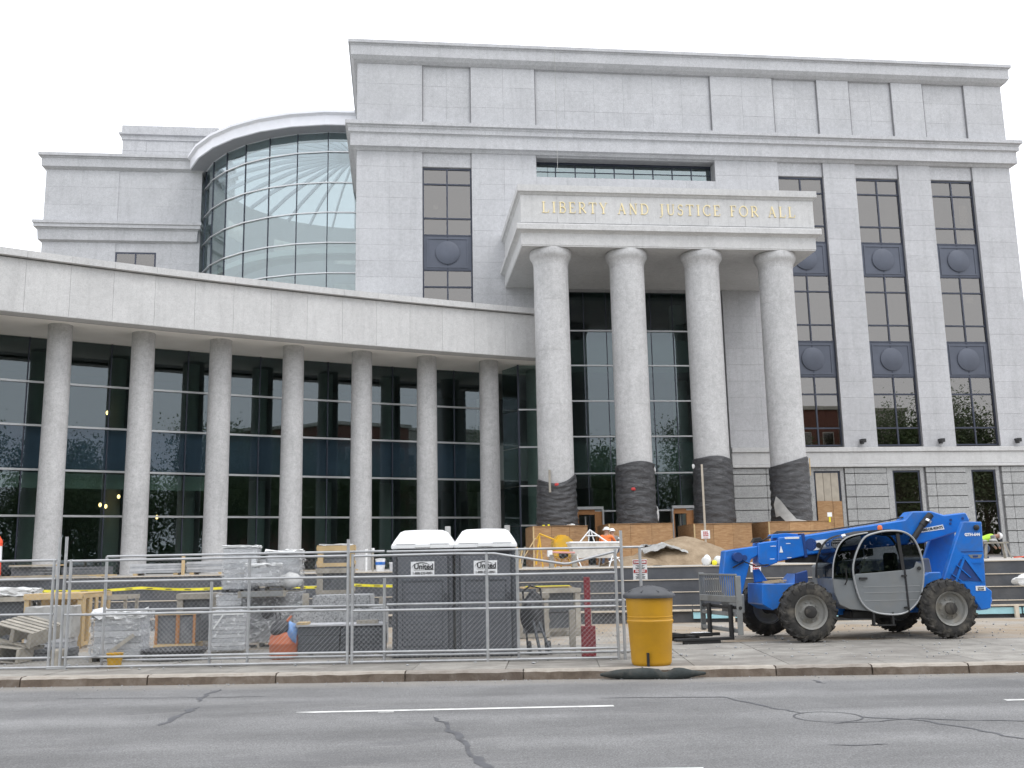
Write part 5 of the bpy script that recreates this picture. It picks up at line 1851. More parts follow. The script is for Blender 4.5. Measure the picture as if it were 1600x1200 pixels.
# wrapped bale right behind the fence
o = thing('wrapped_bale', 'bulky bale in white crinkled film on a pallet behind the left fence', 'bale', (-5.22, 20.35, 0))
pallet_parts(o, .95, .9, 'old_wood', .12)
slabs(o, -.42, .40, -.4, .4, .13, .8, 6, 'slab_pale', seed=8)
film(o, -.47, .46, -.46, .45, .12, .9, 3, .022)
crumple_box(-.46, .42, -.45, .45, .8, .93, 6, .025, 5).build('film_top', 'white_tarp', o)
MB().bar((-.15, -.5, .15), (.32, -.5, .5), .07, .02, (0, 1, 0)).build('loose_board', 'old_wood', o)
o = thing('black_tub', 'wide shallow black plastic tub on the ground behind the fence', 'tub', (-4.22, 20.25, 0))
MB().lathe([(.42, .0), (.46, .01), (.60, .17), (.64, .18), (.64, .2), (.59, .2), (.45, .03), (.01, .03)], 32).build('bowl', 'black_plastic', o)
o = thing('yellow_bucket', 'low yellow pail against the fence beside the black tub', 'pail', (-4.98, 18.93, 0))
MB().lathe([(.11, 0), (.14, .24), (.15, .25), (.13, .25), (.10, .02), (.01, .02)], 20).build('bowl', 'mixer_yellow', o)

# slate crates with brown battens
for i, (x, lab) in enumerate(((-4.82, 'left one of two low slate crates with brown battens'), (-4.42, 'right one of two low slate crates with brown battens'))):
    o = thing('slate_crate', lab, 'crate', (x, 22.6, 0), R(-3), 'low slate crates with brown battens')
    w = .40 if i else .50
    P_('skid', 'fresh_wood', o, -w / 2, w / 2, -.35, -.25, 0, .14)
    P_('skid', 'fresh_wood', o, -w / 2, w / 2, .25, .35, 0, .14)
    slabs(o, -w / 2 + .05, w / 2 - .05, -.3, .3, .15, .70, 6, 'slate', True, 11 + i)
    for s_ in (-1, 1):
        P_('batten', 'door_wood', o, s_ * (w / 2 - .035) - .025, s_ * (w / 2 - .035) + .025, -.345, -.31, .12, .76)
    P_('batten', 'fresh_wood', o, -w / 2, w / 2, -.346, -.31, .74, .8)
    P_('top_board', 'old_wood', o, -w / 2, w / 2, -.3, .3, .765, .785)
o = thing('tall_crate', 'tall timber crate of slate with a thick front post, behind the low slate crates', 'crate', (-4.5, 24.0, 0))
frame_crate(o, .85, .8, 1.12, 'old_wood', .13, slats=2)
slabs(o, -.3, .3, -.3, .3, .1, 1.0, 5, 'slate', True, 21)
o = thing('wrapped_slabs', 'upright bundle of slate sheets in clear film just behind the fence', 'bundle', (-3.42, 21.5, 0), R(2))
P_('skid', 'old_wood', o, -.36, .36, -.2, -.1, 0, .06)
P_('skid', 'old_wood', o, -.36, .36, .1, .2, 0, .06)
slabs(o, -.35, .34, -.25, .25, .07, .78, 9, 'slab_pale', seed=31)
film(o, -.385, .375, -.29, .28, .05, .83, 12, .010)
P_('tape', 'white_tarp', o, -.3, .3, -.306, -.298, .76, .79)
MB().bar((-.28, -.305, .5), (-.1, -.305, .76), .03, .004, (0, 1, 0)).build('tape', 'white_tarp', o)
# big wrapped stack and the three packs on it
o = thing('wrapped_block', 'broad film-wrapped block of slabs carrying three smaller packs', 'bundle', (-2.95, 22.75, 0))
pallet_parts(o, 1.7, .9, 'old_wood', .13)
slabs(o, -.86, -.38, -.42, .42, .14, 1.12, 9, 'slab_pale', seed=41)
slabs(o, -.35, .86, -.42, .42, .14, 1.12, 7, 'slate', seed=42)
film(o, -.90, .92, -.46, .46, .12, 1.16, 15, .012)
o = thing('wrapped_pack', 'tallest of the three packs on the wrapped block, grey slabs in film', 'bundle', (-3.42, 22.9, 1.17), 0, 'packs on the wrapped block')
pallet_parts(o, .72, .7, 'slate_dark', .07)
slabs(o, -.34, .34, -.32, .32, .08, .95, 8, 'slab_pale', seed=51)
film(o, -.37, .37, -.35, .35, .07, .98, 16, .008)
crumple_box(-.375, .375, -.36, .36, .955, 1.0, 5, .01, 18).build('film_top', 'white_tarp', o)
o = thing('wrapped_pack', 'small pack on its own pallet at the front of the wrapped block, strapped in film', 'bundle', (-2.82, 22.3, 1.17), R(-3), 'packs on the wrapped block')
o.location.z = 1.07
P_('skid', 'old_wood', o, -.5, .3, -.42, -.36, -.002, .135)
pallet_parts(o, .86, .6, 'old_wood', .12, .0)
P_('beam', 'grey_steel', o, -.42, .44, -.48, -.40, .02, .13)
slabs(o, -.36, .26, -.28, .26, .30, .62, 3, 'slab_pale', seed=61)
film(o, -.40, .34, -.32, .30, .24, .68, 19, .012)
crumple_box(-.38, .30, -.31, .29, .655, .70, 5, .012, 20).build('film_top', 'white_tarp', o)
o = thing('wrapped_pack', 'slumped pack in loose white film on the right of the wrapped block', 'bundle', (-2.50, 23.05, 1.17), R(3), 'packs on the wrapped block')
pallet_parts(o, .8, .6, 'old_wood', .1)
slabs(o, -.36, .33, -.28, .28, .12, .8, 6, 'slab_pale', seed=71)
film(o, -.40, .40, -.33, .33, .1, .86, 22, .02)
crumple_box(-.40, .38, -.33, .33, .80, .88, 6, .018, 23).build('film_top', 'white_tarp', o)
MB().blob((.12, -.33, .22), (.28, .1, .16), 5, .2).build('loose_film', 'white_tarp', o)

# orange drum with hoses and tools
o = thing('orange_drum', 'orange plastic drum stuffed with black and blue bags behind the fence', 'drum', (-2.13, 19.75, 0))
MB().lathe([(.245, 0), (.265, .02), (.275, .25), (.29, .27), (.29, .30), (.275, .32), (.265, .40), (.235, .47), (.2, .49), (.01, .49)], 32).build('body', 'orange_plastic', o)
MB().blob((-.06, -.06, .55), (.19, .18, .15), 3, .25, 3).build('black_bag', 'black_plastic', o)
MB().blob((.15, -.1, .45), (.11, .16, .22), 8, .25, 3).build('blue_bag', 'blue_plastic', o)
MB().tube([(-.12, 0, .55), (-.2, .05, .98)], .012, 6).build('tool_handle', 'black_metal', o)
MB().tube([(-.05, 0, .55), (-.12, .05, 1.0)], .012, 6).build('tool_handle', 'black_metal', o)
MB().bar((.0, -.05, .62), (.12, .0, .78), .07, .03).build('tool_grip', 'orange_plastic', o)
MB().blob((-.32, .0, .86), (.12, .04, .13), 4, .12, 2).build('shovel_blade', 'black_plastic', o)

# dark slab stack, granite blocks, crates on top
o = thing('slab_bench', 'low stack of dark slabs on skids right behind the fence, left of the toilets', 'slabs', (-1.04, 19.85, 0), TR * .6)
for x in (-.7, 0, .62):
    P_('skid', 'old_wood', o, x, x + .1, -.3, .3, 0, .1)
slabs(o, -.80, -.02, -.32, .32, .11, .58, 3, 'slate_dark', seed=81)
slabs(o, .0, .80, -.34, .3, .11, .56, 3, 'slate_dark', seed=82)
P_('cap_slab', 'slab_pale', o, -.84, .82, -.37, .34, .585, .615)
P_('timber', 'fresh_wood', o, -.82, -.62, -.36, .0, .617, .66)
P_('timber', 'old_wood', o, .3, .7, -.36, -.2, .617, .68)
o = thing('granite_block', 'long rough speckled granite block lying behind the dark slab stack', 'block', (-1.13, 21.2, 0), TR * .6, 'speckled granite blocks')
P_('skid', 'old_wood', o, -.7, -.55, -.4, .4, 0, .1)
P_('skid', 'old_wood', o, .5, .65, -.4, .4, 0, .1)
MB().box(-.92, .90, -.42, .42, .1, .85).build('block', 'loose_granite', o, .02, 2)
o = thing('granite_block', 'smaller speckled granite block lying on the long granite block', 'block', (-1.08, 21.2, .855), TR * .6, 'speckled granite blocks')
MB().box(-.60, .56, -.4, .4, 0, .26).build('block', 'loose_granite', o, .02, 2)
o = thing('timber_stake', 'short thick timber standing between the granite blocks and the wrapped stack', 'timber', (-1.98, 22.4, 0))
P_('stake', 'old_wood', o, -.07, .07, -.07, .07, 0, 1.12)
o = thing('timber_stake', 'short grey timber stub standing just left of the toilets', 'timber', (-.36, 22.4, 0))
P_('stake', 'old_wood', o, -.05, .05, -.05, .05, 0, 1.02)
o = thing('pallet_stack', 'dark pallet stack carrying the tall slate crates behind the granite blocks', 'pallet', (-1.38, 22.75, 0))
for k in range(4):
    pallet_parts(o, .9, .7, 'slate_dark', .26, .27 * k)
o = thing('pine_crate', 'lower crate of the tower behind the granite blocks, thick grey posts', 'crate', (-1.36, 22.7, 1.08), 0, 'crate tower left of the toilets')
frame_crate(o, .78, .6, .56, 'old_wood', .13, top=False)
slabs(o, -.26, .26, -.26, .24, .05, .56, 5, 'slate', True, 91)
o = thing('pine_crate', 'top crate of the tower left of the toilets, bright pine frame', 'crate', (-1.35, 22.7, 1.66), 0, 'crate tower left of the toilets')
frame_crate(o, .78, .6, .46, 'fresh_wood', .12)
slabs(o, -.27, .27, -.24, .24, .1, .38, 3, 'slate', False, 92)
crumple_box(-.36, .36, -.3, .3, .475, .50, 4, .008, 93).build('film_top', 'white_tarp', o)

# right of the toilets: hand truck, slate crate
o = thing('hand_truck', 'black hand truck with tangled straps leaning beside the right toilet', 'hand truck', (2.62, 19.1, 0))
MB().tube([(-.2, 0, .05), (-.25, .25, 1.15), (-.1, .3, 1.25), (.1, .3, 1.2), (.14, 0, .05)], .02, 8).bar((-.24, .1, .4), (.1, .1, .4), .03).bar((-.24, .2, .8), (.08, .2, .8), .03).build('frame', 'black_metal', o)
for x in (-.17, .2):
    MB().lathe([(.09, -.03), (.12, -.03), (.12, .03), (.09, .03)], 16, Matrix.Translation((x, .05, .12)) @ Matrix.Rotation(R(90), 4, 'Y')).build('wheel', 'rubber_black', o)
MB().box(-.2, .16, -.2, .0, .02, .04).build('toe_plate', 'black_metal', o)
MB().blob((-.1, .1, .78), (.2, .16, .35), 6, .25, 3).build('strap_bundle', 'black_plastic', o)
MB().bar((.0, -.25, .02), (-.1, -.05, .62), .05, .03).bar((.2, -.3, .02), (.0, -.05, .6), .04, .03).build('prop', 'slate_dark', o)
o = thing('slate_crate', 'timber-framed slate crate with planks on top, right of the toilets', 'crate', (3.78, 23.9, 0), R(2))
P_('skid', 'old_wood', o, -.4, .4, -.35, -.25, 0, .1)
frame_crate(o, .88, .8, 1.0, 'old_wood', .12, .08, top=False)
slabs(o, -.32, .30, -.3, .3, .14, .98, 6, 'slate', True, 95)
P_('cross_slat', 'black_metal', o, -.32, .3, -.42, -.40, .52, .55)
for k in range(3):
    P_('plank', 'fresh_wood', o, -.9, .25, -.35 + k * .2, -.2 + k * .2, 1.09, 1.125)
P_('plank', 'tape_yellow', o, -.85, .2, -.40, -.36, 1.13, 1.15)
o = thing('side_crate', 'old slatted crate half hidden behind the right toilet', 'crate', (3.05, 23.4, 0), R(2))
frame_crate(o, .7, .7, .98, 'old_wood', .1, slats=3)
slabs(o, -.22, .22, -.25, .25, .1, .85, 4, 'slate', True, 96)

# barrier tape strung along the steps
def tape(label, pts, w=.07):
    o = thing('barrier_tape', label, 'tape', (pts[0][0], pts[0][1], 0), 0, 'yellow tape along the steps')
    m = MB()
    v, f = [], []
    for i in range(len(pts) - 1):
        for k in range(8):
            u = k / 8
            a_ = Vector(pts[i]).lerp(Vector(pts[i + 1]), u)
            sag = -.05 * math.sin(math.pi * u)
            tw = .3 * math.sin(i * 2 + u * 9)
            v += [(a_.x, a_.y - .02 * tw, a_.z + sag - w / 2), (a_.x, a_.y + .02 * tw, a_.z + sag + w / 2)]
    a_ = Vector(pts[-1])
    v += [(a_.x, a_.y, a_.z - w / 2), (a_.x, a_.y, a_.z + w / 2)]
    f = [(2 * k, 2 * k + 2, 2 * k + 3, 2 * k + 1) for k in range(len(v) // 2 - 1)]
    m.add(v, f).build('strip', 'tape_yellow', o, world=True)
    m2 = MB()
    for i in range(len(pts) - 1):
        for k in range(5):
            a_ = Vector(pts[i]).lerp(Vector(pts[i + 1]), (k + .3) / 5)
            b_ = Vector(pts[i]).lerp(Vector(pts[i + 1]), (k + .62) / 5)
            sg = -.05 * math.sin(math.pi * (k + .45) / 5)
            m2.bar((a_.x, a_.y - .024, a_.z + sg), (b_.x, b_.y - .024, b_.z + sg), .02, .004, (0, 1, 0))
    m2.build('print', 'black_print', o, world=True)


tape('yellow caution tape strung from the left fence posts to the wrapped stack', [(-10.0, 29.2, 1.18), (-7.0, 28.9, 1.2), (-4.4, 28.6, 1.17)])
tape('yellow caution tape strung between the crate tower and the left toilet', [(-3.1, 28.5, 1.17), (-1.3, 28.2, 1.18), (1.2, 27.9, 1.16)])
# ---------------------------------------------------------------- things on the terrace
def slab_pile(label, x0, x1, y, h, n, mat='slab_pale', d=.9):
    o = thing('slab_pile', label, 'slabs', ((x0 + x1) / 2, y, TER), 0, 'piles of slabs on the terrace')
    w = x1 - x0
    for x in (-w / 2 + .1, w / 2 - .25):
        P_('bearer', 'fresh_wood', o, x, x + .14, -d / 2, d / 2, 0, .07)
    slabs(o, -w / 2, w / 2, -d / 2, d / 2, .075, h, n, mat, seed=int(x0 * 10))
    return o


slab_pile('long grey slab pile on the terrace in front of the second column', -8.5, -6.9, 34.0, .38, 4)
slab_pile('grey slab pile on the terrace with an upright batten at its left end', -6.75, -5.5, 34.0, .42, 4)
slab_pile('broken grey slab pile on the terrace at the far left', -11.9, -10.9, 33.4, .34, 3, 'slate')
slab_pile('flat dark slab pile on the terrace between the first two columns', -10.4, -9.1, 33.4, .32, 3, 'slate')
slab_pile('grey slab pile on the terrace behind the wrapped stack', -5.2, -3.2, 34.2, .46, 5)
slab_pile('thin slab pile on the terrace behind the crate tower', -2.6, -1.4, 33.0, .26, 2, 'slate')
o = thing('batten_stick', 'upright pine batten at the end of the slab pile on the terrace', 'batten', (-6.82, 33.4, TER))
P_('stick', 'fresh_wood', o, -.05, .05, -.03, .03, 0, .62)
for lab, x0, x1, y, z, rz in (('long pale plank lying on the terrace edge at the far left', -13.0, -8.4, 31.6, .03, .02), ('splintered pine plank lying across the far left slab pile', -11.9, -10.3, 32.9, .36, .06), ('pine plank lying on the terrace edge behind the crate tower', -3.6, -1.2, 31.2, .05, -.03)):
    o = thing('plank', lab, 'plank', ((x0 + x1) / 2, y, TER + z), rz, 'planks on the terrace')
    P_('board', 'fresh_wood', o, -(x1 - x0) / 2, (x1 - x0) / 2, -.09, .09, 0, .04)
    P_('splinter', 'old_wood', o, -(x1 - x0) / 2, (x1 - x0) / 3, -.13, -.1, -.02, .03)
o = thing('marker_post', 'orange and white striped delineator post at the left edge', 'post', (-12.34, 33.0, TER))
MB().lathe([(.2, 0), (.22, .03), (.15, .08), (.14, .1)], 20).build('foot', 'black_plastic', o)
for k, (a, b) in enumerate(((.1, .52), (.52, 1.0), (1.0, 1.08), (1.08, 1.15))):
    MB().lathe([(.13, a), (.115, b)], 20).build('band', 'white_plastic' if k == 1 else 'cone_orange', o)
MB().lathe([(.115, 1.15), (.10, 1.2), (.05, 1.26), (.05, 1.3), (.01, 1.3)], 20).build('cap', 'cone_orange', o)
o = thing('striped_bucket', 'white bucket with a blue band on the terrace left of the toilets', 'bucket', (-.55, 32.0, TER))
MB().lathe([(.13, 0), (.15, .36), (.16, .37), (.16, .39), (.01, .40)], 20).build('body', 'white_plastic', o)
MB().lathe([(.149, .20), (.153, .29)], 20, None, False).build('band', 'blue_paint', o)
for x, lab, h in ((-.98, 'left one of two white capped sticks on the terrace', .7), (-.78, 'right one of two white capped sticks on the terrace', .72)):
    o = thing('capped_stick', lab, 'stick', (x, 32.0, TER), 0, 'capped sticks on the terrace')
    P_('stick', 'old_wood' if h > .71 else 'white_plastic', o, -.03, .03, -.03, .03, 0, h - .1)
    MB().lathe([(.05, h - .12), (.05, h), (.01, h)], 12).build('cap', 'white_plastic', o)
o = thing('tool_chest', 'small grey box on the terrace beside the striped bucket', 'box', (-.1, 31.8, TER))
P_('box', 'slab_pale', o, -.16, .16, -.15, .15, 0, .24)
P_('lid', 'white_plastic', o, -.17, .17, -.16, .16, .24, .27)

# plywood boxes round the column feet and black sheeting above them
BX = [(6.62, 1.12), (10.0, 1.34), (13.5, 1.24), (16.85, 1.36)]
names = ['leftmost', 'second', 'third', 'rightmost']
for i, (cx, hw) in enumerate(BX):
    o = thing('plywood_box', '%s of the four plywood boxes round the tall column feet' % names[i] + ([' with yellow tools on top', '', ' behind the sand heap', ' behind the telehandler boom'][i]), 'box', (cx, 42.12, TER), 0, 'plywood boxes round the column feet')
    hd = 1.2
    ht = 1.62 + .05 * (i % 2)
    for k in range(3):
        a, b = -hw + 2 * hw * k / 3, -hw + 2 * hw * (k + 1) / 3
        P_('sheet', 'plywood', o, a + .004, b - .004, -hd - .02 - .006 * (k % 2), -hd + .02, 0, ht - .02 * (k == 1))
    for s_ in (-1, 1):
        P_('sheet', 'plywood', o, s_ * hw - .02, s_ * hw + .02, -hd + .021, hd, 0, ht)
    P_('sheet', 'plywood', o, -hw, hw, hd - .02, hd + .02, 0, ht)
    P_('lid_board', 'plywood', o, -hw - .03, hw + .03, -hd - .05, -.80, ht + .001, ht + .022)
    P_('lid_board', 'plywood', o, -hw - .03, -.80, -.79, .8, ht + .001, ht + .022)
    P_('lid_board', 'plywood', o, .80, hw + .03, -.79, .8, ht + .001, ht + .022)
    if i == 0:
        P_('tool', 'tape_yellow', o, -.72, -.62, -1.1, -1.0, ht + .023, ht + .07)
        P_('tool', 'tape_yellow', o, -.5, -.42, -1.1, -1.0, ht + .023, ht + .09)
        MB().blob((.5, -1.0, ht + .05), (.16, .12, .05), 2, .2).build('rag', 'white_tarp', o)
    P_('edge_stud', 'fresh_wood', o, -hw - .03, -hw + .03, -hd - .06, -hd - .03, 0, ht)

WR = [(6.70, 5.15, 'left'), (10.13, 5.75, 'b'), (13.57, 5.95, 'c'), (17.02, 5.85, 'd')]
wl_ = ['creased black plastic sheet round the foot of the leftmost portico column, sagging at the top', 'creased black plastic sheet with a red tag round the second portico column',
       'creased black plastic sheet round the third portico column behind the sign post', 'torn black plastic sheet with a pale flap round the rightmost portico column']
for i, (cx, zt, _) in enumerate(WR):
    o = thing('column_wrap', wl_[i], 'plastic sheet', (cx, 42.12, 3.14), 0, 'black sheets round the portico columns')
    rnd = random.Random(40 + i)
    n, m_ = 72, 64
    v, f = [], []
    ph = [rnd.uniform(0, 6.28) for _ in range(8)]
    for j in range(m_ + 1):
        u = j / m_
        for k in range(n):
            a = 2 * math.pi * k / n
            top = zt - 3.14
            if i == 0:
                top += .34 * abs(math.cos(a)) ** 2 * 1 - .22 + .12 * math.cos(a)
            elif i == 3:
                top += .22 * math.cos(a) - .03
            else:
                top += .06 * math.cos(a + i) + .03 * math.sin(3 * a)
            z = top * u
            r = .80 + .045 + .010 * math.sin(5 * a + ph[0] + 6 * u) + .010 * math.sin(2 * a + 26 * u + ph[1]) + .011 * math.sin(-3 * a + 44 * u + ph[2]) + .008 * math.sin(4 * a + 71 * u + ph[4]) + .006 * math.sin(9 * a - 12 * u + ph[3]) + .004 * rnd.random()
            r += .05 * (1 - u) ** 3
            if u == 1:
                r = .795
            v.append((r * math.cos(a), r * math.sin(a), z))
    for j in range(m_):
        for k in range(n):
            k2 = (k + 1) % n
            f.append((j * n + k, j * n + k2, j * n + n + k2, j * n + n + k))
    MB().add(v, f, True).build('sheet', 'black_sheet', o)
    if i in (0, 1):
        MB().blob((-.12 if i == 0 else -.3, -.84, 1.5 if i else 1.72), (.1, .03, .07), 3, .2).build('red_tag', 'sign_red', o)
    if i == 0:
        P_('stick', 'old_wood', o, -.45, -.36, -.80, -.76, 1.4, 2.35)
    if i == 1:
        MB().blob((.86, -.1, .45), (.07, .1, .4), 4, .25, 3).build('flap', 'white_tarp', o)
        MB().blob((.84, -.1, 2.35), (.05, .06, .12), 5, .25).build('flap', 'white_tarp', o)
    if i == 2:
        MB().blob((-.88, -.15, 2.5), (.07, .05, .1), 4, .3).build('flap', 'white_tarp', o)
    if i == 3:
        w_ = MB()
        vv = [(-.84, -.45, 1.15), (-.70, -.62, .95), (-.78, -.62, .3), (-.5, -.86, .55), (-.62, -.85, .04), (-.2, -.98, .15), (-.3, -1.0, .0), (.25, -1.1, .02), (.2, -1.0, .08), (-.86, -.35, .25), (-.9, -.3, .8)]
        w_.add(vv, [(0, 10, 2, 1), (10, 9, 2), (1, 2, 3), (2, 4, 3), (3, 4, 5), (4, 6, 5), (5, 6, 7, 8)], True).build('pale_flap', 'tarp_grey', o)
        P_('stick', 'fresh_wood', o, .62, .66, -.80, -.77, 2.0, 2.75)
# heap of sand with a blanket and pipes
def heap(name, label, loc, rx, ry, h, mat, seed, cat='heap', n=40):
    o = thing(name, label, cat, loc)
    rnd = random.Random(seed)
    ph = [(rnd.uniform(0, 6), rnd.uniform(1, 5), rnd.uniform(1, 5)) for _ in range(6)]
    v, f = [], []
    for j in range(n + 1):
        for i in range(n + 1):
            x, y = -1 + 2 * i / n, -1 + 2 * j / n
            d = math.hypot(x, y)
            e = sum(math.sin(a + b * x * 2 + c * y * 2) for a, b, c in ph) / 6
            hh = max(0, 1 - (d * (1 + .18 * e)) ** 1.7) ** .9 * h * (1 + .22 * e) + rnd.uniform(-.012, .012)
            v.append((x * rx, y * ry, max(hh, -.02) - .01))
    for j in range(n):
        for i in range(n):
            f.append((j * (n + 1) + i, j * (n + 1) + i + 1, (j + 1) * (n + 1) + i + 1, (j + 1) * (n + 1) + i))
    MB().add(v, f, True).build('mound', mat, o)
    return o


heap('sand_heap', 'tan sand heap on the terrace in front of the plywood boxes', (10.1, 35.2, TER), 2.3, 1.7, .95, 'sand', 3)
heap('sand_heap', 'low tan sand spill on the terrace left of the big heap', (8.2, 34.4, TER), 1.4, 1.2, .35, 'sand', 5)
o = thing('blanket', 'crumpled white sheet thrown over the left flank of the sand heap', 'sheet', (9.15, 34.2, TER + .42))
rnd = random.Random(12)
n = 14
v = [((-.75 + 1.5 * i / n), (-.35 + .7 * j / n), .22 * (1 - abs(-1 + 2 * i / n)) + rnd.uniform(-.05, .05) + .14 * j / n) for j in range(n + 1) for i in range(n + 1)]
MB().add(v, [(j * (n + 1) + i, j * (n + 1) + i + 1, (j + 1) * (n + 1) + i + 1, (j + 1) * (n + 1) + i) for j in range(n) for i in range(n)], True).build('sheet', 'tarp_grey', o)
for k, (x, z) in enumerate(((8.62, 2.14), (8.80, 2.12))):
    o = thing('stone_pipe', ['left', 'right'][k] + ' one of two short grey pipe ends at the left of the sand heap', 'pipe', (x, 34.9, z - .0), 0, 'pipe ends by the sand heap')
    MB().lathe([(.07, -.3), (.10, -.3), (.10, .3), (.07, .3), (.07, -.3)], 14, RY, False).build('pipe', 'tarp_grey', o)
    P_('rest', 'old_wood', o, -.08, .08, -.2, .2, TER - z, -.09)
o = thing('stone_bag', 'rolled grey sack lying on the sand heap', 'sack', (9.25, 34.9, 2.16))
MB().blob((0, 0, 0), (.34, .14, .11), 9, .18, 3).build('sack', 'tarp_grey', o)

# sign posts
def placard(label, loc, h, z_sign, s=.3, pole_mat='batten'):
    o = thing('sign_post', label, 'sign', loc)
    P_('post', pole_mat, o, -.035, .035, -.02, .02, 0, h)
    b = MB().box(-s / 2, s / 2, -.035, -.022, z_sign, z_sign + s * .92).build('board', 'sign_white', o)
    m = MB()
    rnd = random.Random(int(loc[0] * 10))
    for k in range(3):
        z = z_sign + s * (.66 - .2 * k)
        x = -s * .28
        while x < s * .26:
            w_ = rnd.uniform(.025, .06) * s / .3
            m.box(x, x + w_, -.039, -.036, z, z + s * .13)
            x += w_ + .012
    m.box(-s * .3, s * .3, -.039, -.036, z_sign + s * .06, z_sign + s * .11)
    m.build('red_print', 'sign_red', o)
    return o


placard('small white placard with red print on the tall post by the sand heap', (11.2, 36.0, TER), 3.65, .92, .33, 'raw_board')
placard('small white placard with red print between the telehandler boom and wheel', (9.98, 27.6, 0.8), .95, .50, .30, 'white_plastic')
o = thing('white_sack', 'pair of plump white sacks with a yellow label on the terrace edge', 'sacks', (9.38, 29.6, TER))
MB().blob((-.17, 0, .14), (.13, .14, .16), 2, .12, 3).build('sack', 'white_tarp', o)
MB().blob((.19, 0, .13), (.13, .14, .15), 7, .12, 3).build('sack', 'white_tarp', o)
MB().blob((.03, -.1, .07), (.08, .06, .09), 4, .1, 2).build('label_bag', 'tape_yellow', o)
for x, lab in ((17.15, 'left white sack lying on the steps at the right edge'), (18.05, 'right white sack lying on the steps at the right edge')):
    y = T((x - 8.0) / math.cos(STA), 0)[1]
    o = thing('white_sack', lab, 'sack', (x, y + .55, .79), 0, 'white sacks on the steps')
    MB().blob((0, 0, .14), (.36, .16, .17), int(x), .3, 3).blob((.3, -.02, .06), (.2, .12, .08), int(x) + 1, .3, 2).build('sack', 'white_tarp', o)

simple('dirty_white', (.66, .64, .60), .6, vary=.12, scale=4, dirt=(.36, .31, .25), dirt_amt=.6)
# white trough on legs, mixer and trestle
o = thing('mortar_trough', 'white mortar trough on bent pipe legs on the terrace', 'trough', (6.62, 34.0, TER))
v = [(-.86, -.4, .82), (.85, -.4, .80), (.85, .4, .80), (-.86, .4, .82), (-.68, -.3, .30), (.70, -.3, .28), (.70, .3, .28), (-.68, .3, .30)]
MB().add(v, [(0, 1, 5, 4)[::-1], (1, 2, 6, 5)[::-1], (2, 3, 7, 6)[::-1], (3, 0, 4, 7)[::-1], (4, 5, 6, 7)[::-1]]).build('basin', 'dirty_white', o, 0)
MB().tube([(-.86, -.4, .82), (.85, -.4, .80), (.85, .4, .80), (-.86, .4, .82), (-.86, -.4, .82)], .03, 8).build('rim', 'white_plastic', o)
MB().tube([(.80, -.35, .95), (.9, -.35, .9), (.92, -.35, .6), (.86, -.35, .45)], .025, 8).build('handle', 'white_plastic', o)
for a, b in (((-.66, -.28, .42), (-.50, -.4, 0)), ((.62, -.28, .42), (.45, -.4, 0)), ((.68, -.28, .4), (.95, -.35, 0)), ((.3, .28, .42), (.25, .4, 0)), ((-.6, .28, .42), (-.5, .4, 0)), ((.45, -.35, .15), (.82, -.34, .3))):
    MB().tube([a, b], .022, 8).build('leg', 'white_plastic', o)
MB().tube([(-.5, -.2, .82), (-.12, -.1, 1.24), (.45, -.2, .82)], .028, 8).tube([(-.25, -.15, 1.04), (.2, -.15, 1.04)], .02, 6).tube([(-.18, -.12, .84), (-.14, -.1, 1.2)], .02, 6).tube([(.02, -.12, .84), (-.08, -.1, 1.2)], .02, 6).build('frame', 'white_plastic', o)
o = thing('mortar_mixer', 'yellow mortar mixer beside the white trough', 'mixer', (5.75, 35.2, TER))
MB().prism([(-.35, .35), (.0, .28), (.38, .40), (.42, .8), (.12, 1.1), (-.18, 1.12), (-.36, .86)], -.4, .4).build('drum', 'mixer_yellow', o, .05, 2)
MB().tube([(-.95, -.3, .98), (-.85, -.3, 1.16), (-.3, -.2, .95)], .03, 8).build('handle', 'mixer_yellow', o)
for a_, b_ in (((-.85, -.3, 1.1), (-1.0, -.4, .1)), ((-.85, -.3, 1.1), (-.75, -.3, .0)), ((-.2, 0, .3), (-.3, -.2, 0)), ((.2, 0, .3), (.3, -.2, 0)), ((0, .3, .3), (0, .4, 0))):
    MB().bar(a_, b_, .045).build('leg', 'mixer_yellow', o)
MB().blob((-.05, -.43, .42), (.16, .06, .12), 4, .25).build('engine', 'black_metal', o)
MB().tube([(-1.0, -.4, 1.02), (-1.6, -.5, .1)], .02, 6).build('lever', 'fresh_wood', o)
o = thing('timber_trestle', 'leaning bundle of pale timber offcuts right of the toilets on the terrace', 'timber', (3.9, 32.2, TER))
for k in range(6):
    MB().bar((-.45 + k * .09, 0, 0), (-.28 + k * .09, .12, .58 + .05 * (k % 3)), .07, .03).build('offcut', 'old_wood' if k % 2 else 'fresh_wood', o)
P_('crate', 'fresh_wood', o, -.5, .0, -.3, -.05, 0, .16)
o = thing('pink_bar', 'pink pipe lying across low blocks in front of the mixer', 'pipe', (5.35, 32.4, TER))
simple('pink', (.62, .30, .27), .6)
MB().tube([(-.5, 0, .50), (.35, 0, .47)], .03, 8).build('pipe', 'pink', o)
P_('block', 'white_plastic', o, -.55, -.4, -.1, .1, .36, .56)
for x in (-.5, .25):
    P_('support', 'old_wood', o, x, x + .14, -.1, .12, 0, .42)

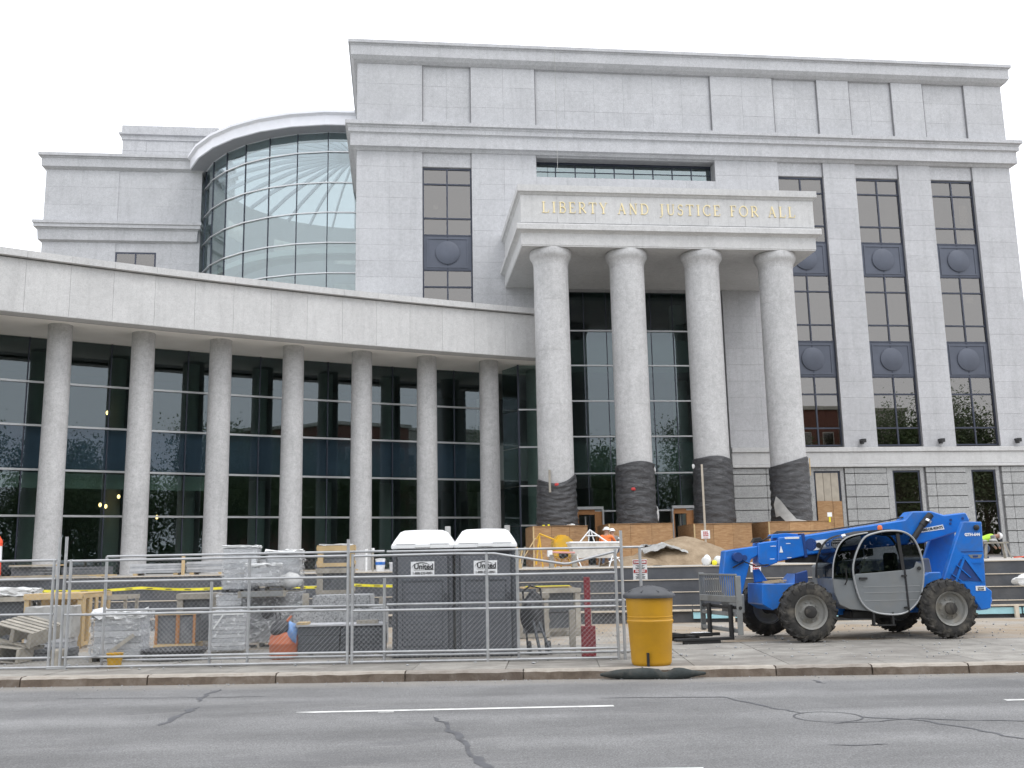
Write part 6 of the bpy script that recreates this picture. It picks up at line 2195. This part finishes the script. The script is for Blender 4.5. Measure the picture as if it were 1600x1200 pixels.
# ---------------------------------------------------------------- workers
def person(label, loc, rz, joints, edges, radii, top, legs, vest, hat='white_plastic'):
    o = thing('person', label, 'person', loc, rz)
    me = bpy.data.meshes.new('body')
    names_ = list(joints)
    me.from_pydata([joints[n_] for n_ in names_], [(names_.index(a), names_.index(b)) for a, b in edges], [])
    ob = bpy.data.objects.new('body', me)
    col.objects.link(ob)
    md = ob.modifiers.new('skin', 'SKIN')
    for i, n_ in enumerate(names_):
        me.skin_vertices[0].data[i].radius = radii.get(n_, (.05, .05))
    me.skin_vertices[0].data[names_.index('pelvis')].use_root = True
    ob.modifiers.new('sub', 'SUBSURF').levels = 2
    dgp = bpy.context.evaluated_depsgraph_get()
    m2 = bpy.data.meshes.new_from_object(ob.evaluated_get(dgp))
    bpy.data.objects.remove(ob)
    for p__ in m2.polygons:
        p__.use_smooth = True
    m2.materials.clear()
    for nm in ('skin', top, legs):
        m2.materials.append(MATS[nm])
    pel = Vector(joints['pelvis'])
    leg_pts = [Vector(joints[k]) for k in ('kneeL', 'kneeR', 'ankL', 'ankR')]
    sk = [Vector(joints[k]) for k in ('head', 'crown', 'handL', 'handR', 'neck')]
    tp = [Vector(joints[k]) for k in ('chest', 'shL', 'shR', 'elL', 'elR')] + [pel + Vector((0, 0, .12))]
    for p__ in m2.polygons:
        c_ = p__.center
        d = [min((c_ - q).length for q in sk), min((c_ - q).length for q in tp), min((c_ - q).length for q in leg_pts + [pel - Vector((0, 0, .05))])]
        p__.material_index = d.index(min(d))
    b = inst('body', m2, None, o)
    hd = Vector(joints['crown'])
    up = (hd - Vector(joints['neck'])).normalized()
    MM = Matrix.Translation(hd - up * .045) @ up.to_track_quat('Z', 'Y').to_matrix().to_4x4()
    MB().lathe([(.155, .0), (.15, .012), (.125, .015), (.12, .05), (.10, .09), (.06, .12), (.005, .13)], 20, MM).build('hard_hat', hat, o)
    if vest:
        a_, c_ = Vector(joints['pelvis']), Vector(joints['chest'])
        sh = (Vector(joints['shR']) - Vector(joints['shL'])).normalized()
        ax_ = (c_ - a_).normalized()
        fwd = ax_.cross(sh)
        v, f = [], []
        for j, (u, rx, ry) in enumerate(((.0, .175, .125), (.4, .175, .125), (.8, .195, .135), (1.05, .20, .13), (1.2, .13, .10))):
            for k in range(16):
                a = 2 * math.pi * k / 16
                q = a_.lerp(c_, u) + sh * rx * math.cos(a) + fwd * ry * math.sin(a)
                v.append(tuple(q))
        for j in range(4):
            for k in range(16):
                f.append((j * 16 + k, j * 16 + (k + 1) % 16, j * 16 + 16 + (k + 1) % 16, j * 16 + 16 + k))
        MB().add(v, f, True).build('vest', vest, o)
    # face: nose, brow and ears so that the head has a front
    nk = Vector(joints['head'])
    fr = Vector((0, -1, 0))
    MB().blob(tuple(nk + fr * .105), (.016, .022, .026), 1, .05, 1).blob(tuple(nk + Vector((.095, 0, 0))), (.015, .025, .035), 1, .05, 1).blob(tuple(nk + Vector((-.095, 0, 0))), (.015, .025, .035), 1, .05, 1).build('face_detail', 'skin', o)
    return o


E_ = [('pelvis', 'chest'), ('chest', 'neck'), ('neck', 'head'), ('head', 'crown'), ('chest', 'shL'), ('shL', 'elL'), ('elL', 'handL'), ('chest', 'shR'), ('shR', 'elR'), ('elR', 'handR'),
      ('pelvis', 'hipL'), ('hipL', 'kneeL'), ('kneeL', 'ankL'), ('ankL', 'toeL'), ('pelvis', 'hipR'), ('hipR', 'kneeR'), ('kneeR', 'ankR'), ('ankR', 'toeR')]
RD = {'pelvis': (.15, .11), 'chest': (.17, .12), 'neck': (.06, .06), 'head': (.088, .10), 'crown': (.075, .085), 'shL': (.075, .075), 'shR': (.075, .075), 'elL': (.05, .05), 'elR': (.05, .05), 'handL': (.04, .03), 'handR': (.04, .03),
      'hipL': (.10, .10), 'hipR': (.10, .10), 'kneeL': (.068, .068), 'kneeR': (.068, .068), 'ankL': (.05, .05), 'ankR': (.05, .05), 'toeL': (.045, .035), 'toeR': (.045, .035)}
crouch = {'pelvis': (0, .05, .62), 'chest': (0, -.08, 1.0), 'neck': (0, -.12, 1.17), 'head': (0, -.15, 1.27), 'crown': (0, -.15, 1.36), 'shL': (-.2, -.07, 1.1), 'elL': (-.3, -.25, .88), 'handL': (-.2, -.45, .8),
          'shR': (.2, -.07, 1.1), 'elR': (.3, -.25, .88), 'handR': (.2, -.45, .8), 'hipL': (-.11, .04, .56), 'kneeL': (-.16, -.32, .5), 'ankL': (-.14, -.02, .08), 'toeL': (-.15, -.2, .045),
          'hipR': (.11, .04, .56), 'kneeR': (.16, -.32, .5), 'ankR': (.14, -.02, .08), 'toeR': (.15, -.2, .045)}
person('worker in orange vest and white hard hat bending behind the white trough', (7.68, 37.0, TER), R(150), crouch, E_, RD, 'hi_vis_orange', 'denim', 'hi_vis_orange')
bend = {'pelvis': (0, .2, .72), 'chest': (0, -.18, .82), 'neck': (0, -.34, .86), 'head': (0, -.44, .84), 'crown': (0, -.53, .86), 'shL': (-.2, -.2, .82), 'elL': (-.26, -.3, .55), 'handL': (-.16, -.42, .35),
        'shR': (.2, -.2, .82), 'elR': (.26, -.3, .55), 'handR': (.16, -.42, .35), 'hipL': (-.11, .2, .66), 'kneeL': (-.15, .0, .38), 'ankL': (-.14, .2, .08), 'toeL': (-.15, .02, .045),
        'hipR': (.11, .2, .66), 'kneeR': (.15, .0, .38), 'ankR': (.14, .2, .08), 'toeR': (.15, .02, .045)}
person('worker in yellow-green vest stooping behind the small trestle at the right', (22.75, 37.0, TER), R(80), bend, E_, RD, 'cloth_grey', 'denim', 'hi_vis_green')
person('second worker in white hard hat half hidden behind the second plywood box', (8.35, 38.6, TER), R(200), {k: (v[0], v[1], v[2] * 1.0) for k, v in crouch.items()}, E_, RD, 'cloth_grey', 'denim', None)
o = thing('work_trestle', 'low brown timber trestle at the right in front of the stooping worker', 'trestle', (22.55, 36.2, TER))
P_('top', 'old_wood', o, -.5, .5, -.15, .15, .56, .62)
for sx in (-1, 1):
    for sy in (-1, 1):
        MB().bar((sx * .38, sy * .1, .56), (sx * .52, sy * .2, 0), .09, .04).build('leg', 'old_wood', o)
P_('cable', 'sign_red', o, -1.1, -.6, -.1, .1, .5, .56)
MB().blob((.0, .05, .68), (.16, .12, .07), 3, .2).blob((-.35, .05, .66), (.1, .1, .05), 4, .2).build('tools', 'tarp_grey', o)
o = thing('sawdust_heap', 'orange hose and rubble beside the trestle at the right', 'rubble', (23.4, 35.6, TER))
MB().tube([(-.5, 0, .03), (-.2, -.1, .05), (.1, .1, .04), (.5, -.1, .03)], .02, 6).build('hose', 'cone_orange', o)
MB().blob((.2, .1, .05), (.3, .2, .1), 6, .3, 2).build('rubble', 'tarp_grey', o)
o = thing('earth_bank', 'bare earth bank beside the steps at the right edge', 'earth', (20.6, 26.6, 0))
o2 = heap('earth_bank', 'mound of bare earth at the right end of the steps', (19.2, 27.4, .2), 1.6, 1.5, 1.25, 'sand', 9)
bpy.data.objects.remove(o)

# rope hanging from the roof edge
o = thing('rope', 'thin rope hanging down the front from the roof edge above the portico', 'rope', (8.0, 47.3, 21.0))
MB().tube([(.05, -.2, 7.2), (.02, 0, 6.5), (.0, -.2, 2.6), (-.03, -.25, 0)], .012, 5).build('strand', 'tarp_grey', o)
# sheet-covered lamp sticks near the doorway
o = thing('white_stub', 'short white stake with a tag on the rightmost plywood box', 'stake', (18.05, 40.6, 3.12))
P_('stake', 'tape_yellow', o, -.03, .03, -.02, .02, 0, .3)
P_('tag', 'white_plastic', o, -.1, .1, -.03, -.01, .22, .4)
# ---------------------------------------------------------------- the other side of the street, seen only mirrored in the glass
t = NT('leaf')
oi = t.new('ShaderNodeObjectInfo')
p = t.pos(1.0)
a = t.ramp(t.noise(p, .8, 4, .6), [(.3, (.05, .085, .03)), (.55, (.08, .13, .045)), (.75, (.12, .17, .07))])
t.link(a, t.b.inputs['Base Color'])
t.b.inputs['Roughness'].default_value = .6
simple('bark', (.11, .085, .065), .9, vary=.3, scale=6, bump=.5)


def tree_meshes(seed, h, rad):
    rnd = random.Random(seed)
    tr = MB()
    tips = []
    tr.tube([(0, 0, 0), (.05, .02, h * .2), (.0, .08, h * .45), (.1, 0, h * .75)], [.3, .24, .17, .06], 9)
    for k in range(9):
        a = rnd.uniform(0, 6.28)
        z0 = h * rnd.uniform(.25, .6)
        L = rad * rnd.uniform(.5, .95)
        e = (L * math.cos(a), L * math.sin(a), z0 + h * rnd.uniform(.12, .3))
        m_ = (e[0] * .5, e[1] * .5, (z0 + e[2]) / 2 + .3)
        tr.tube([(0, 0, z0), m_, e], [.12, .08, .03], 6)
        tips += [e, m_]
    cl = [(rnd.uniform(-.3, .3) * rad, rnd.uniform(-.3, .3) * rad, h * rnd.uniform(.5, .97)) for _ in range(12)] + tips
    v, f = [], []
    for k in range(15000):
        c_ = rnd.choice(cl)
        s_ = rad * .30
        q = Vector((rnd.gauss(0, s_), rnd.gauss(0, s_), rnd.gauss(0, s_ * .7))) + Vector(c_)
        d1 = Vector((rnd.gauss(0, 1), rnd.gauss(0, 1), rnd.gauss(0, 1))).normalized()
        d2 = d1.orthogonal().normalized()
        w = rnd.uniform(.09, .19)
        o_ = len(v)
        v += [tuple(q - d1 * w), tuple(q + d2 * w * .6), tuple(q + d1 * w), tuple(q - d2 * w * .6)]
        f.append((o_, o_ + 1, o_ + 2, o_ + 3))
    tm, lm = tr.mesh('trunk'), MB().add(v, f).mesh('crown')
    tm.materials.append(MATS['bark'])
    lm.materials.append(MATS['leaf'])
    return tm, lm


kinds = [tree_meshes(1, 15, 4.2), tree_meshes(2, 12.5, 3.8), tree_meshes(3, 17, 4.6)]
rnd = random.Random(9)
for k, (x, y) in enumerate(((-24, -14), (-14, -18), (-4, -15), (4, -19), (11, -15), (17, -21), (23, -16), (29, -22), (34, -15), (39, -21), (44, -16), (47, -24), (60, -22), (64, -18), (72, -26), (78, -30), (84, -25), (90, -29))):
    o = thing('street_tree', 'leafy tree across the street behind the viewer, mirrored in the courthouse glass', 'tree', (x, y, -.01), rnd.uniform(0, 6), 'trees across the street')
    if x >= 60:
        o.scale = (1.3, 1.3, 1.35)
    tm, lm = kinds[k % 3]
    inst('trunk', tm, None, o)
    inst('crown', lm, None, o)
simple('brick_red', (.19, .085, .065), .85, vary=.15, scale=1.5, rand=.05)
simple('pale_render', (.55, .54, .50), .85, vary=.08, scale=.5)


def far_building(label, x0, x1, y, h, mat, depth=14):
    o = thing('street_building', label, 'building', ((x0 + x1) / 2, y, 0))
    w = x1 - x0
    wl = MB().box(-w / 2, w / 2, -depth, 0, 0, h).build('wall', mat, o)
    MB().box(-w / 2 - .3, w / 2 + .3, -depth - .3, .3, h, h + .5).build('cornice', 'pale_render', o, .05)
    n = int(w / 3)
    for j in range(int(h / 3.6)):
        for i in range(n):
            x = -w / 2 + (i + .5) * w / n
            z = 1.2 + j * 3.6
            f_ = MB().box(x - .75, x + .75, .0, .06, z, z + 2.0).build('window', 'pale_render', o)
            P_('pane', 'window_glass', f_, x - .65, x + .65, .06, .08, z + .1, z + 1.9)
    return o


far_building('red brick block across the street, seen only mirrored in the right-hand windows', 51, 57, -27, 20.5, 'brick_red')
far_building('pale block across the street, seen only mirrored in the right-hand windows', 59.5, 69, -32, 21.0, 'pale_render')

# foliage mass added further back to block low sky mirrored in the glass
rnd = random.Random(77)
v, f = [], []
cl = [(-90 + k * 2.3 + rnd.uniform(-1, 1), -46 + rnd.uniform(-4, 4), rnd.uniform(2, 11)) for k in range(95)] + [(-90 + k * 2.3 + rnd.uniform(-1, 1), -44 + rnd.uniform(-3, 3), rnd.uniform(1, 4)) for k in range(95)]
for k in range(42000):
    c_ = rnd.choice(cl)
    q = Vector((rnd.gauss(0, 1.5), rnd.gauss(0, 1.2), rnd.gauss(0, 1.3))) + Vector(c_)
    if q.z < 0:
        continue
    d1 = Vector((rnd.gauss(0, 1), rnd.gauss(0, .4), rnd.gauss(0, 1))).normalized()
    d2 = d1.orthogonal().normalized()
    w = rnd.uniform(.2, .42)
    o_ = len(v)
    v += [tuple(q - d1 * w), tuple(q + d2 * w * .7), tuple(q + d1 * w), tuple(q - d2 * w * .7)]
    f.append((o_, o_ + 1, o_ + 2, o_ + 3))
struct(MB().add(v, f).build('screen_foliage', 'leaf'), 'stuff')
